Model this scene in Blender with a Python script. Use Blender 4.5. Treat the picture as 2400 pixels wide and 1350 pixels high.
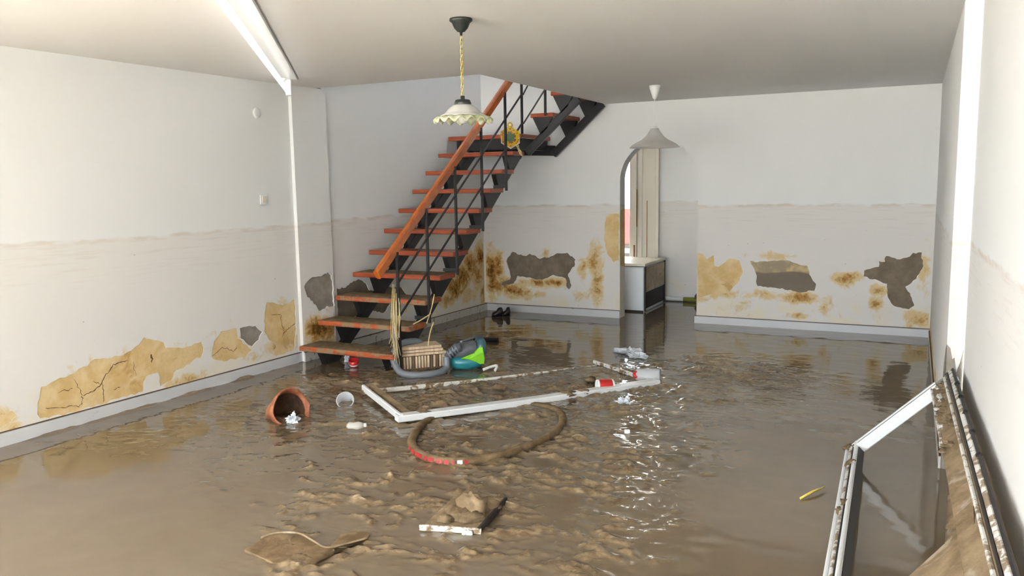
import bpy, bmesh, math, random
import numpy as np
from mathutils import Vector, Matrix
from mathutils.geometry import delaunay_2d_cdt

for o in list(bpy.data.objects):
    bpy.data.objects.remove(o)
scene = bpy.context.scene
C = scene.collection
rng = random.Random(7)

# ------------------------------------------------------------------ camera
F_PX, YAW, PITCH, ROLL, CAM_Z = 1890.93, -0.463, -0.12818, -0.01596, 1.6
_cy, _sy, _cp, _sp = math.cos(YAW), math.sin(YAW), math.cos(PITCH), math.sin(PITCH)
FWD = Vector((_sy*_cp, _cy*_cp, _sp))
_r0 = Vector((_cy, -_sy, 0)); _u0 = _r0.cross(FWD)
RIGHT = math.cos(ROLL)*_r0 + math.sin(ROLL)*_u0
UP = -math.sin(ROLL)*_r0 + math.cos(ROLL)*_u0
cam_d = bpy.data.cameras.new('camera'); cam = bpy.data.objects.new('camera', cam_d); C.objects.link(cam)
cam_d.sensor_width = 36; cam_d.lens = 36*F_PX/2400; cam_d.clip_start = 0.02
M3 = Matrix((RIGHT, UP, -FWD)).transposed()
cam.matrix_world = Matrix.Translation((0, 0, CAM_Z)) @ M3.to_4x4()
scene.camera = cam

# ------------------------------------------------------------------ world, exposure
SKY = 4.2
wd = bpy.data.worlds.new('overcast_sky'); scene.world = wd; wd.use_nodes = True
wn = wd.node_tree.nodes; bg = wn['Background']
bg.inputs[0].default_value = (0.835, 0.92, 1.0, 1); bg.inputs[1].default_value = SKY
scene.view_settings.view_transform = 'Standard'; scene.view_settings.look = 'None'
scene.view_settings.gamma = 1; scene.view_settings.use_curve_mapping = False
scene.view_settings.exposure = 1.62
try:
    scene.cycles.use_denoising = True
    scene.cycles.max_bounces = 5; scene.cycles.diffuse_bounces = 3; scene.cycles.transparent_max_bounces = 6; scene.cycles.use_light_tree = False; scene.cycles.glossy_bounces = 2; scene.cycles.transmission_bounces = 4
    scene.cycles.use_adaptive_sampling = False; scene.cycles.time_limit = 1000
    scene.cycles.caustics_reflective = False
except Exception:
    pass

sun_d = bpy.data.lights.new('sun', 'SUN'); sun_d.energy = 46; sun_d.angle = .02; sun_d.color = (.97, .985, 1)
sun = bpy.data.objects.new('sun', sun_d); C.objects.link(sun); sun.location = (-20, 0, 20)
sun.rotation_euler = Vector((1, -.03, -1.25)).to_track_quat('-Z', 'Y').to_euler()

def portal(loc, size, direction):
    """sampling aid for sky light at a wall opening (adds no light of its own)"""
    L = bpy.data.lights.new('daylight_opening', 'AREA'); L.shape = 'RECTANGLE'; L.size, L.size_y = size
    L.cycles.is_portal = True
    o = bpy.data.objects.new('daylight_opening', L); C.objects.link(o); o.location = loc
    o.rotation_euler = Vector(direction).to_track_quat('-Z', 'Y').to_euler()

# ------------------------------------------------------------------ room numbers (metres, water level = 0)
H = 2.501; DB = 9.031; AX = 4.8717; TL = 0.0358; XR = 0.187
YSTRIP, YSEAM, YRS = 5.68, 6.13, 4.9
HX, HY = -3.262, 6.0          # stairwell hole: near right corner
def lx(y, off=0.0): return -AX + TL*(y-DB) + off
def rx(y): return XR if y >= YRS else 0.272 + 0.026*(YRS-y)
OFF_A, OFF_B, OFF_C = -0.036, 0.0, -0.028

# photo pixel -> point on a plane of the room
def ray(x, y): return FWD + RIGHT*((x-1200)/F_PX) - UP*((y-675)/F_PX)
O = Vector((0, 0, CAM_Z))
def onZ(x, y, z=0.0): d = ray(x, y); return O + d*((z-CAM_Z)/d.z)
def onY(x, y, Y): d = ray(x, y); return O + d*(Y/d.y)
def onX(x, y, X): d = ray(x, y); return O + d*(X/d.x)
def onL(x, y, off=0.0):
    d = ray(x, y); return O + d*((-AX+off-TL*DB)/(d.x-TL*d.y))

# ------------------------------------------------------------------ materials
def lin(c):
    return tuple(((v/255)/12.92 if v/255 <= .04045 else ((v/255+.055)/1.055)**2.4) for v in c)
class NT:
    def __init__(s, name):
        s.m = bpy.data.materials.new(name); s.m.use_nodes = True; s.t = s.m.node_tree
        s.b = s.t.nodes['Principled BSDF']; s.out = s.t.nodes['Material Output']
    def n(s, typ, **kw):
        nd = s.t.nodes.new(typ)
        for k, v in kw.items(): setattr(nd, k, v)
        return nd
    def l(s, a, b): s.t.links.new(a, b)
    def val(s, sock, v):
        if hasattr(v, 'node'): s.l(v, sock)
        else: sock.default_value = v
    def math(s, op, a, b=0.0, c=None, clamp=False):
        nd = s.n('ShaderNodeMath', operation=op); nd.use_clamp = clamp
        s.val(nd.inputs[0], a); s.val(nd.inputs[1], b)
        if c is not None: s.val(nd.inputs[2], c)
        return nd.outputs[0]
    def step(s, x, a, b):
        nd = s.n('ShaderNodeMapRange', interpolation_type='SMOOTHSTEP'); s.val(nd.inputs[0], x)
        nd.inputs[1].default_value = a; nd.inputs[2].default_value = b; return nd.outputs[0]
    def mix(s, fac, a, b):
        nd = s.n('ShaderNodeMix', data_type='RGBA'); s.val(nd.inputs[0], fac)
        for k, v in ((6, a), (7, b)):
            if hasattr(v, 'node'): s.l(v, nd.inputs[k])
            else: nd.inputs[k].default_value = (*v[:3], 1)
        return nd.outputs[2]
    def coords(s, scale=(1, 1, 1), kind='Object'):
        tc = s.n('ShaderNodeTexCoord'); mp = s.n('ShaderNodeMapping')
        s.l(tc.outputs[kind], mp.inputs[0]); mp.inputs['Scale'].default_value = scale; return mp.outputs[0]
    def world(s, scale=(1, 1, 1)):
        g = s.n('ShaderNodeNewGeometry'); mp = s.n('ShaderNodeMapping')
        s.l(g.outputs['Position'], mp.inputs[0]); mp.inputs['Scale'].default_value = scale; return mp.outputs[0]
    def noise(s, vec, scale, detail=4, rough=.55, dist=0.0):
        nd = s.n('ShaderNodeTexNoise'); s.l(vec, nd.inputs['Vector']); nd.inputs['Scale'].default_value = scale
        nd.inputs['Detail'].default_value = detail; nd.inputs['Roughness'].default_value = rough
        nd.inputs['Distortion'].default_value = dist; return nd.outputs[0]
    def attr(s, name):
        nd = s.n('ShaderNodeAttribute', attribute_name=name); return nd.outputs['Fac']
    def col(s, v): s.val(s.b.inputs['Base Color'], (*v[:3], 1) if not hasattr(v, 'node') else v); return s
    def rough(s, v): s.val(s.b.inputs['Roughness'], v); return s
    def bump(s, h, strength=.3, dist=.01):
        nd = s.n('ShaderNodeBump'); nd.inputs['Strength'].default_value = strength; nd.inputs['Distance'].default_value = dist
        s.l(h, nd.inputs['Height']); s.l(nd.outputs[0], s.b.inputs['Normal']); return s
MUD = lin((128, 106, 78)); MUD_D = lin((84, 64, 42))
def plain(name, rgb, rough=.5, var=.12, scale=9, metal=0.0, mud=0.0, bump=0.0, coat=0.0):
    """plain painted/plastic/metal stuff with slight colour variation and optional dried mud film"""
    k = NT(name); v = k.world(); c = lin(rgb)
    n1 = k.noise(v, scale, 2)
    cc = k.mix(n1, tuple(x*(1-var) for x in c), tuple(min(1, x*(1+var)) for x in c))
    if mud > 0:
        n2 = k.noise(v, 14, 4, .65, .4)
        cc = k.mix(k.step(n2, .78-mud*.5, .88-mud*.5), cc, MUD)
    k.col(cc).rough(rough); k.b.inputs['Metallic'].default_value = metal
    if coat: k.b.inputs['Coat Weight'].default_value = coat
    if bump: k.bump(k.noise(v, scale*6, 4), bump, .004)
    return k.m
def glassy(name, rgb=(240, 242, 242), rough=.12, trans=.45):
    k = NT(name); v = k.world(); n = k.noise(v, 20, 4)
    k.col(k.mix(k.step(n, .62, .8), lin(rgb), MUD)); k.rough(rough)
    k.b.inputs['Transmission Weight'].default_value = trans; k.b.inputs['IOR'].default_value = 1.3
    return k.m
def wood(name, rgb, rgb2, rough=.35, axis=(1.5, 14, 14), mud=0.0, coat=0.0):
    k = NT(name); v = k.world(axis)
    n1 = k.noise(v, 3, 6, .6, .6); c = k.mix(k.step(n1, .35, .68), lin(rgb), lin(rgb2))
    if mud > 0:
        c = k.mix(k.step(k.noise(k.world(), 11, 6, .7, .3), .8-mud*.55, .86-mud*.55), c, lin((140, 116, 84)))
    k.col(c).rough(rough); k.bump(n1, .12, .003)
    if coat: k.b.inputs['Coat Weight'].default_value = coat; k.b.inputs['Coat Roughness'].default_value = .15
    return k.m

WHITE = lin((241, 241, 239))
def wall_paint(name, tide_z, axis='x', white=WHITE, tide=1.0):
    """white wall paint: flood tide line, faint silt streaks, mould stains where the 'stain' attribute says, mud specks"""
    k = NT(name); v = k.world()
    sep = k.n('ShaderNodeSeparateXYZ'); k.l(v, sep.inputs[0]); z = sep.outputs[2]
    wob = k.noise(k.world((1.6, 1.6, .4)), 2.0, 3)
    zz = k.math('ADD', z, k.math('MULTIPLY', k.math('SUBTRACT', wob, .5), .07))
    big = wob
    c = k.mix(big, tuple(x*.97 for x in white), white)
    n2s = k.noise(v, 4.1, 3, .6, .5)
    low = k.step(zz, tide_z+.01, tide_z-.02)
    c = k.mix(k.math('MULTIPLY', low, .55*tide), c, lin((226, 217, 208)))
    streak = k.noise(k.world((1.1, 1.1, 26)), 2.2, 3, .6)
    band = k.math('MULTIPLY', k.step(zz, tide_z-.5, tide_z-.02), low)
    c = k.mix(k.math('MULTIPLY', k.math('MULTIPLY', band, k.step(streak, .52, .72)), .32*tide), c, lin((200, 182, 160)))
    edge = k.math('MULTIPLY', k.step(zz, tide_z-.035, tide_z-.005), k.step(zz, tide_z+.015, tide_z))
    en = k.step(k.noise(k.world((2.5, 2.5, 9)), 2.2, 2), .36, .66)
    c = k.mix(k.math('MULTIPLY', k.math('MULTIPLY', edge, en), .40*tide), c, lin((190, 164, 126)))
    damp = k.math('MULTIPLY', k.step(zz, .42, .16), k.step(n2s, .38, .62))
    c = k.mix(k.math('MULTIPLY', damp, .6*tide), c, lin((238, 224, 194)))
    # fine specks of mud
    vo = k.n('ShaderNodeTexVoronoi'); k.l(v, vo.inputs['Vector']); vo.inputs['Scale'].default_value = 11
    sp = k.math('MULTIPLY', k.step(vo.outputs['Distance'], .07, .045), k.step(k.noise(v, 3.1, 2), .52, .6))
    c = k.mix(k.math('MULTIPLY', k.math('MULTIPLY', sp, low), .55), c, lin((120, 100, 80)))
    # mould / rust coloured stains
    st = k.attr('stain'); n2 = k.noise(v, 7.5, 5, .68, .6); n3 = k.noise(v, 22, 3, .6)
    s1 = k.math('ADD', st, k.math('MULTIPLY', k.math('SUBTRACT', n2, .5), 1.5))
    m1 = k.math('MULTIPLY', k.step(s1, .3, .62), k.step(st, .03, .2))
    c = k.mix(k.math('MULTIPLY', m1, .85), c, lin((220, 192, 132)))
    m2 = k.math('MULTIPLY', k.step(k.math('ADD', s1, k.math('MULTIPLY', k.math('SUBTRACT', n3, .5), .8)), .62, 1.0), k.step(st, .1, .4))
    c = k.mix(k.math('MULTIPLY', m2, .88), c, lin((172, 122, 54)))
    m3 = k.math('MULTIPLY', k.step(k.math('ADD', s1, k.math('MULTIPLY', k.math('SUBTRACT', n3, .5), 1.3)), .98, 1.35), k.step(st, .3, .6))
    c = k.mix(k.math('MULTIPLY', m3, .9), c, lin((92, 62, 26)))
    k.col(c).rough(.75); k.b.inputs['Specular IOR Level'].default_value = 0
    return k.m
def bare(name, a, b, scale=9, bumpv=.5, c3=None):
    k = NT(name); v = k.world(); n = k.noise(v, scale, 4, .62, .3)
    c = k.mix(k.step(n, .32, .7), lin(a), lin(b))
    if c3: c = k.mix(k.math('MULTIPLY', k.step(k.noise(v, 4.2, 4, .7, .8), .56, .7), .7), c, lin(c3))
    k.col(c).rough(.85); k.b.inputs['Specular IOR Level'].default_value = .1; k.bump(k.noise(v, scale*4, 3), bumpv, .006); return k.m

M = {}
M['wall_b'] = wall_paint('back_wall_paint', 1.335)
M['wall_l'] = wall_paint('left_wall_paint', 1.262, tide=.75)
M['wall_c'] = wall_paint('stair_wall_paint', 1.285, tide=.9)
M['wall_r'] = wall_paint('right_wall_paint', 1.25, tide=.7)
M['ceil'] = plain('ceiling_paint', (243, 242, 240), .8, .02, 1.2); M['ceil'].node_tree.nodes['Principled BSDF'].inputs['Specular IOR Level'].default_value = 0
M['cement'] = bare('bare_grey_cement', (138, 130, 120), (160, 152, 142), 9, .35)
M['cement_d'] = bare('bare_wet_cement', (116, 104, 88), (136, 123, 106), 8, .35)
k = NT('half_dried_cement'); v = k.world(); sep = k.n('ShaderNodeSeparateXYZ'); k.l(v, sep.inputs[0]); nn_ = k.noise(v, 8, 4)
zz_ = k.math('ADD', sep.outputs[2], k.math('MULTIPLY', k.math('SUBTRACT', k.noise(v, 3, 2), .5), .10))
k.col(k.mix(k.step(zz_, .60, .62), k.mix(nn_, lin((112, 101, 86)), lin((134, 122, 106))), k.mix(k.step(nn_, .4, .62), lin((160, 146, 120)), lin((206, 182, 134))))).rough(.85); M['cement_two'] = k.m
M['tan'] = bare('bare_tan_plaster', (212, 180, 124), (230, 206, 160), 6, .25, (188, 148, 88))
M['crack'] = plain('plaster_crack', (96, 70, 42), .9, .2)
M['skirt'] = plain('baseboard_white', (214, 214, 215), .35, .05, 6, mud=.22)
M['skirt_d'] = plain('baseboard_muddy', (205, 200, 192), .35, .05, 6, mud=.42)
M['black'] = plain('black_steel', (24, 23, 24), .42, .2, 12)
M['tread'] = wood('stair_wood', (138, 60, 32), (172, 84, 46), .32, (1.2, 16, 16), coat=.3)
M['tread_m'] = wood('stair_wood_muddy', (150, 66, 32), (186, 92, 48), .5, (1.2, 16, 16), mud=.6)
M['mudtop'] = bare('silt_on_treads', (104, 88, 66), (130, 111, 86), 14, .6)
M['rail'] = wood('handrail_wood', (170, 84, 28), (194, 104, 40), .22, (14, 2.0, 2.0), coat=.5)
M['wpaint'] = plain('white_frame_paint', (232, 233, 233), .3, .04, 6, mud=.25)
M['wpaint2'] = plain('white_frame_paint_muddy', (226, 224, 218), .35, .05, 6, mud=.62)
M['wclean'] = plain('white_plastic', (240, 240, 238), .35, .02, 4)
M['mudfilm'] = bare('dried_mud_film', (120, 102, 78), (150, 131, 104), 9, .5, (178, 166, 148))
# ------------------------------------------------------------------ mesh helpers
class MB:
    def __init__(s): s.v = []; s.f = []; s.sm = []
    def add(s, vs, fs, smooth=False):
        k = len(s.v); s.v += [Vector(p) for p in vs]; s.f += [tuple(i+k for i in f) for f in fs]; s.sm += [smooth]*len(fs); return s
    def box(s, c, d, rot=None, mid=None):
        c = Vector(c); hx, hy, hz = d[0]/2, d[1]/2, d[2]/2
        P = [Vector((x*hx, y*hy, z*hz)) for z in (-1, 1) for y in (-1, 1) for x in (-1, 1)]
        if rot is not None: P = [rot @ p for p in P]
        return s.add([c+p for p in P], [(0, 2, 3, 1), (4, 5, 7, 6), (0, 1, 5, 4), (2, 6, 7, 3), (0, 4, 6, 2), (1, 3, 7, 5)])
    def bar(s, a, b, w, h, up=(0, 0, 1), ch=0.0):
        """rectangular bar from a to b; w across, h along 'up'; ch = chamfer"""
        a, b = Vector(a), Vector(b); d = (b-a).normalized(); up = Vector(up)
        x = d.cross(up).normalized(); z = x.cross(d).normalized()
        if ch <= 0: prof = [(-w/2, -h/2), (w/2, -h/2), (w/2, h/2), (-w/2, h/2)]
        else:
            prof = [(-w/2+ch, -h/2), (w/2-ch, -h/2), (w/2, -h/2+ch), (w/2, h/2-ch), (w/2-ch, h/2), (-w/2+ch, h/2), (-w/2, h/2-ch), (-w/2, -h/2+ch)]
        n = len(prof)
        V = [a+x*p+z*q for p, q in prof]+[b+x*p+z*q for p, q in prof]
        Fs = [(i, (i+1) % n, (i+1) % n+n, i+n) for i in range(n)]+[tuple(range(n-1, -1, -1)), tuple(range(n, 2*n))]
        return s.add(V, Fs)
    def tube(s, pts, r, n=8, closed=False, cap=True, flat=None):
        pts = [Vector(p) for p in pts]; m = len(pts)
        rs = r if isinstance(r, (list, tuple)) else [r]*m
        V = []; prev = None
        for i, p in enumerate(pts):
            if closed: d = (pts[(i+1) % m]-pts[i-1]).normalized()
            else: d = (pts[min(i+1, m-1)]-pts[max(i-1, 0)]).normalized()
            if prev is None:
                ref = Vector((0, 0, 1)) if abs(d.z) < .9 else Vector((1, 0, 0)); x = d.cross(ref).normalized()
            else: x = (prev-d*prev.dot(d)).normalized()
            prev = x; y = d.cross(x)
            for k in range(n):
                t = 2*math.pi*k/n; q = 1 if flat is None else flat
                V.append(p+x*(math.cos(t)*rs[i])+y*(math.sin(t)*rs[i]*q))
        Fs = []
        for i in range(m if closed else m-1):
            j = (i+1) % m
            Fs += [(i*n+k, i*n+(k+1) % n, j*n+(k+1) % n, j*n+k) for k in range(n)]
        s.add(V, Fs, True)
        if cap and not closed:
            k0 = len(s.v)-len(V); s.f += [tuple(k0+i for i in range(n-1, -1, -1)), tuple(k0+(m-1)*n+i for i in range(n))]; s.sm += [False, False]
        return s
    def lathe(s, prof, origin=(0, 0, 0), axis=(0, 0, 1), n=24, ruffle=None, arc=None, smooth=True):
        """prof: list of (radius, height along axis)"""
        q = Vector(axis).normalized().to_track_quat('Z', 'Y'); o = Vector(origin); V = []; m = len(prof)
        full = arc is None; a0, a1 = (0, 2*math.pi) if full else arc
        cols = n if full else n+1
        for i, (r, h) in enumerate(prof):
            for k in range(cols):
                t = a0+(a1-a0)*k/n; rr, hh = (r, h) if ruffle is None else ruffle(r, h, t, i)
                V.append(o+q @ Vector((rr*math.cos(t), rr*math.sin(t), hh)))
        Fs = []
        for i in range(m-1):
            for k in range(n if full else n):
                k2 = (k+1) % cols
                Fs.append((i*cols+k, i*cols+k2, (i+1)*cols+k2, (i+1)*cols+k))
        return s.add(V, Fs, smooth)
    def loft(s, rings, smooth=True, cap=True):
        n = len(rings[0]); V = [p for r in rings for p in r]; Fs = []
        for i in range(len(rings)-1):
            Fs += [(i*n+k, i*n+(k+1) % n, (i+1)*n+(k+1) % n, (i+1)*n+k) for k in range(n)]
        if cap: Fs += [tuple(range(n-1, -1, -1)), tuple((len(rings)-1)*n+k for k in range(n))]
        return s.add(V, Fs, smooth)
    def prism(s, poly, ext):
        """poly: list of 3D points (planar), extruded by vector ext"""
        poly = [Vector(p) for p in poly]; n = len(poly); e = Vector(ext)
        return s.add(poly+[p+e for p in poly], [tuple(range(n-1, -1, -1)), tuple(range(n, 2*n))]+[(i, (i+1) % n, (i+1) % n+n, i+n) for i in range(n)])
    def blob(s, c, rad, seed=0, amp=.25, n=10, m=14, rot=None, freq=2.3):
        r_ = random.Random(seed); ph = [[r_.uniform(0, 6.28) for _ in range(3)] for _ in range(4)]
        V = []; c = Vector(c)
        for i in range(n+1):
            th = math.pi*i/n
            for k in range(m):
                t = 2*math.pi*k/m; d = Vector((math.sin(th)*math.cos(t), math.sin(th)*math.sin(t), math.cos(th)))
                w = 1+amp*sum(math.sin(freq*(j+1)*d[j % 3]+ph[j][0])*math.sin(freq*(j+1)*d[(j+1) % 3]+ph[j][1]) for j in range(4))/1.6
                p = Vector((d.x*rad[0], d.y*rad[1], d.z*rad[2]))*w
                V.append(c+(rot @ p if rot is not None else p))
        Fs = [(i*m+k, i*m+(k+1) % m, (i+1)*m+(k+1) % m, (i+1)*m+k) for i in range(n) for k in range(m)]
        return s.add(V, Fs, True)
    def build(s, name, mat, parent=None, bevel=0.0, merge=False):
        off = parent['_w'] if parent is not None else None
        off = Vector(off) if off is not None else Vector((0, 0, 0))
        me = bpy.data.meshes.new(name); me.from_pydata([tuple(p-off) for p in s.v], [], s.f)
        me.polygons.foreach_set('use_smooth', s.sm); me.materials.append(M[mat] if isinstance(mat, str) else mat)
        bm = bmesh.new(); bm.from_mesh(me)
        if merge: bmesh.ops.remove_doubles(bm, verts=bm.verts, dist=1e-5)
        bmesh.ops.recalc_face_normals(bm, faces=bm.faces)
        if bevel > 0: bmesh.ops.bevel(bm, geom=list(bm.edges), offset=bevel, segments=1, affect='EDGES', clamp_overlap=True)
        bm.to_mesh(me); bm.free(); me.update()
        o = bpy.data.objects.new(name, me); C.objects.link(o)
        if parent is not None: o.parent = parent
        o['_w'] = [float(x) for x in off]
        return o
def tag(o, label, cat=None, group=None, kind=None):
    o['label'] = label
    if cat: o['category'] = cat
    if group: o['group'] = group
    if kind: o['kind'] = kind
    return o
def thing(name, loc, label, cat, group=None):
    o = bpy.data.objects.new(name, None); C.objects.link(o); o.location = loc; o.empty_display_size = .05
    o['_w'] = [float(x) for x in loc]; return tag(o, label, cat, group)
def struct(o, label): o['label'] = label; o['kind'] = 'structure'; return o
def one(o, base, label, cat, group=None):
    """a thing that is a single mesh: put its origin at its base"""
    b = Vector(base); o.data.transform(Matrix.Translation(-b)); o.location = b; return tag(o, label, cat, group)

# gradient noise on numpy arrays
_P = np.random.RandomState(11).permutation(1024)
def pn(x, y, seed=0):
    xi = np.floor(x).astype(int); yi = np.floor(y).astype(int); xf = x-xi; yf = y-yi
    def g(ix, iy, fx, fy):
        h = _P[(_P[(ix+seed*37) & 1023]+iy) & 1023]/1024*2*np.pi*7; return np.cos(h)*fx+np.sin(h)*fy
    u = xf**3*(xf*(xf*6-15)+10); v = yf**3*(yf*(yf*6-15)+10)
    a = g(xi, yi, xf, yf); b = g(xi+1, yi, xf-1, yf); c = g(xi, yi+1, xf, yf-1); d = g(xi+1, yi+1, xf-1, yf-1)
    return (a*(1-u)+b*u)*(1-v)+(c*(1-u)+d*u)*v
def fbm(x, y, oct=4, seed=0, gain=.5):
    s = 0; a = 1.0; f = 1.0
    for i in range(oct): s = s+a*pn(x*f, y*f, seed+i); a *= gain; f *= 2.03
    return s
def inpoly(px, py, poly):
    px = np.asarray(px); py = np.asarray(py); ins = np.zeros(px.shape, bool); n = len(poly); j = n-1
    for i in range(n):
        xi, yi = poly[i]; xj, yj = poly[j]
        if yi != yj:
            ins ^= ((yi > py) != (yj > py)) & (px < (xj-xi)*(py-yi)/(yj-yi)+xi)
        j = i
    return ins
def ragged(poly, step=.025, amp=.008, seed=0, keep=None):
    """subdivide an outline and roughen it"""
    r_ = random.Random(seed); out = []; n = len(poly)
    for i in range(n):
        a = Vector(poly[i]); b = Vector(poly[(i+1) % n]); L = (b-a).length; m = max(1, int(L/step)); nrm = Vector((-(b-a).y, (b-a).x))/max(L, 1e-6)
        for k in range(m):
            p = a+(b-a)*(k/m)
            fixed = keep is not None and keep(p) and keep(a) and keep(b)
            j = 0 if fixed else r_.uniform(-amp, amp)
            q = p+nrm*j
            out.append((q.x, q.y))
    return out

def wall_skin(name, mat, outer, holes, fmap, normal, blobs, grid, label, parent=None, zfine=1.5, patchdefs=()):
    """wall face with real recesses.  outer/holes are (u,v) outlines; holes = [(poly, depth, material, name)];
    depth None = opening right through.  blobs = [(u,v,ru,rv,amp)] for the mould 'stain' attribute."""
    us = [p[0] for p in outer]; vs = [p[1] for p in outer]
    pts = []; edges = []
    def addloop(poly):
        k = len(pts); pts.extend(Vector(p) for p in poly); edges.extend((k+i, k+(i+1) % len(poly)) for i in range(len(poly)))
    addloop(outer)
    for h in holes: addloop(h[0])
    gu = np.arange(min(us)+grid, max(us), grid)
    rows = [v for v in np.arange(max(min(vs), -.05)+grid, min(zfine, max(vs)-.01), grid)]
    if rows:
        U, V = np.meshgrid(gu, np.array(rows)); U = U.ravel(); V = V.ravel()
        r_ = np.random.RandomState(3); U = U+r_.uniform(-.1, .1, U.shape)*grid; V = V+r_.uniform(-.1, .1, V.shape)*grid
        ok = inpoly(U, V, outer)
        for h in holes:
            P_ = np.array(h[0]); c = P_.mean(0)
            ok &= ~inpoly(U, V, [tuple(c+(p-c)*1.02) for p in P_])
        near = np.zeros(U.shape)
        for (bu, bv, ru, rv, am) in blobs: near = np.maximum(near, am*np.exp(-((U-bu)/ru)**2-((V-bv)/rv)**2))
        kk = (near > .01) | (r_.rand(len(U)) < .05)
        ok &= kk
        pts.extend(Vector((float(a), float(b))) for a, b in zip(U[ok], V[ok]))
    rv_, re_, rf_, *_ = delaunay_2d_cdt(pts, edges, [], 0, 1e-5)
    vv = np.array([(p.x, p.y) for p in rv_]); ff = np.array([tuple(f) for f in rf_ if len(f) == 3])
    cen = vv[ff].mean(1); keep = inpoly(cen[:, 0], cen[:, 1], outer)
    for h in holes: keep &= ~inpoly(cen[:, 0], cen[:, 1], h[0])
    ff = ff[keep]
    n = Vector(normal)
    V3 = [Vector(fmap(float(a), float(b))) for a, b in vv]; F3 = [tuple(int(i) for i in f) for f in ff]
    # rims of the shallow recesses
    stn = np.zeros(len(vv))
    for (bu, bv, ru, rv, am) in blobs: stn = np.maximum(stn, am*np.exp(-((vv[:, 0]-bu)/ru)**2-((vv[:, 1]-bv)/rv)**2))
    stn = list(stn)
    for h in holes:
        if h[1] is None: continue
        k = len(V3); m = len(h[0])
        for (a, b) in h[0]: V3.append(Vector(fmap(a, b))); stn.append(.25)
        for (a, b) in h[0]: V3.append(Vector(fmap(a, b))-n*h[1]); stn.append(.25)
        F3 += [(k+i, k+(i+1) % m, k+m+(i+1) % m, k+m+i) for i in range(m)]
    off = Vector(parent['_w']) if parent is not None else Vector((0, 0, 0))
    me = bpy.data.meshes.new(name); me.from_pydata([tuple(p-off) for p in V3], [], F3); me.materials.append(M[mat])
    at = me.attributes.new('stain', 'FLOAT', 'POINT'); at.data.foreach_set('value', stn)
    o = bpy.data.objects.new(name, me); C.objects.link(o); o['_w'] = [0.0, 0.0, 0.0]
    # faces look into the room
    bm = bmesh.new(); bm.from_mesh(me)
    for f in bm.faces:
        if f.normal.dot(n) < -.1: f.normal_flip()
    bm.to_mesh(me); bm.free()
    struct(o, label)
    for h in holes:
        if h[1] is None: continue
        d = h[1]+.0006
        pr, pe, pf, *_ = delaunay_2d_cdt([Vector(p) for p in h[0]], [(i, (i+1) % len(h[0])) for i in range(len(h[0]))], [], 0, 1e-5)
        va = np.array([(p.x, p.y) for p in pr]); fa = np.array([tuple(f) for f in pf]); cc = va[fa].mean(1); fa = fa[inpoly(cc[:, 0], cc[:, 1], h[0])]
        mb = MB(); mb.add([Vector(fmap(float(a), float(b)))-n*d for a, b in va], [tuple(int(i) for i in f) for f in fa])
        c = mb.build(h[3], h[2], o)
        if len(h) > 4: c['label'] = h[4]
    return o
# ------------------------------------------------------------------ the room
def bk(x, y): p = onY(x, y, DB); return (p.x, p.z)
def lk(off):
    def f(x, y): p = onL(x, y, off); return (p.y, p.z)
    return f
def crop(pts, sc, ox, oy): return [(ox+x/sc, oy+y/sc) for x, y in pts]
def outline(f, px, seed, step=.025, amp=.008, keep=None): return ragged([f(*p) for p in px], step, amp, seed, keep)
def blobs_px(f, lst):
    out = []
    for (x, y, rx_, ry_, am) in lst:
        a = Vector(f(x, y)); b = Vector(f(x+rx_, y)); c = Vector(f(x, y+ry_))
        out.append((a.x, a.y, abs(b.x-a.x)*1.25+.01, abs(c.y-a.y)*1.25+.01, am*1.2))
    return out
ZB = -.12
XL = lx(DB, OFF_C); UPZ = 4.9
# --- back wall with arch
AXL, AXR, AZ, AR = -3.083, -2.172, 1.611, .4555
arch = [(AXL, ZB)]+[(AXL+AR-AR*math.cos(math.pi*i/28), AZ+AR*math.sin(math.pi*i/28)) for i in range(29)]+[(AXR, ZB)]
outer_b = [(XL, ZB)]+arch+[(XR, ZB), (XR, H), (HX, H), (HX, UPZ), (XL, UPZ)]
G1 = crop([(795,625),(850,540),(960,580),(1010,560),(1100,600),(1180,590),(1250,555),(1350,550),(1420,610),(1410,670),(1350,745),(1385,840),(1365,880),(1340,855),(1335,780),(1220,750),(1110,800),(960,765),(900,760),(860,830),(750,845),(760,820),(830,790),(835,745)], 3.858, 980, 450)
G2 = crop([(475,490),(560,490),(700,478),(880,520),(890,580),(942,650),(925,690),(830,705),(700,680),(530,660),(515,630),(525,590),(500,540)], 3, 1600, 450)
G3 = crop([(1275,550),(1375,525),(1380,490),(1420,490),(1430,450),(1530,475),(1600,455),(1620,430),(1680,425),(1690,520),(1640,610),(1570,665),(1610,745),(1630,800),(1590,825),(1490,800),(1450,760),(1440,690),(1435,650),(1390,630),(1275,595)], 3, 1600, 450)
T1 = crop([(104,425),(145,435),(170,470),(215,445),(225,520),(250,525),(330,470),(400,480),(420,560),(400,620),(330,700),(240,715),(180,720),(130,740),(104,735)], 3, 1600, 450)
T0 = crop([(90,740),(110,725),(158,722),(160,965),(130,978),(95,930),(82,850)], 2.25, 1380, 180)
holes_b = [(outline(bk, G1, 1), .010, 'cement_d', 'bare_cement_patch', 'dark grey bare cement where plaster fell off, left of the arch'),
           (outline(bk, G2, 2), .010, 'cement_two', 'bare_cement_patch', 'oblong grey bare cement patch right of the arch'),
           (outline(bk, G3, 3), .010, 'cement_d', 'bare_cement_patch', 'T-shaped grey bare cement patch near the right corner'),
           (outline(bk, T1, 4, .03, .006), .003, 'tan', 'bare_plaster_patch', 'tan bare plaster beside the arch'),
           (outline(bk, T0, 5, .03, .006), .002, 'tan', 'bare_plaster_patch', 'pale tan plaster strip left of the arch')]
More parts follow.
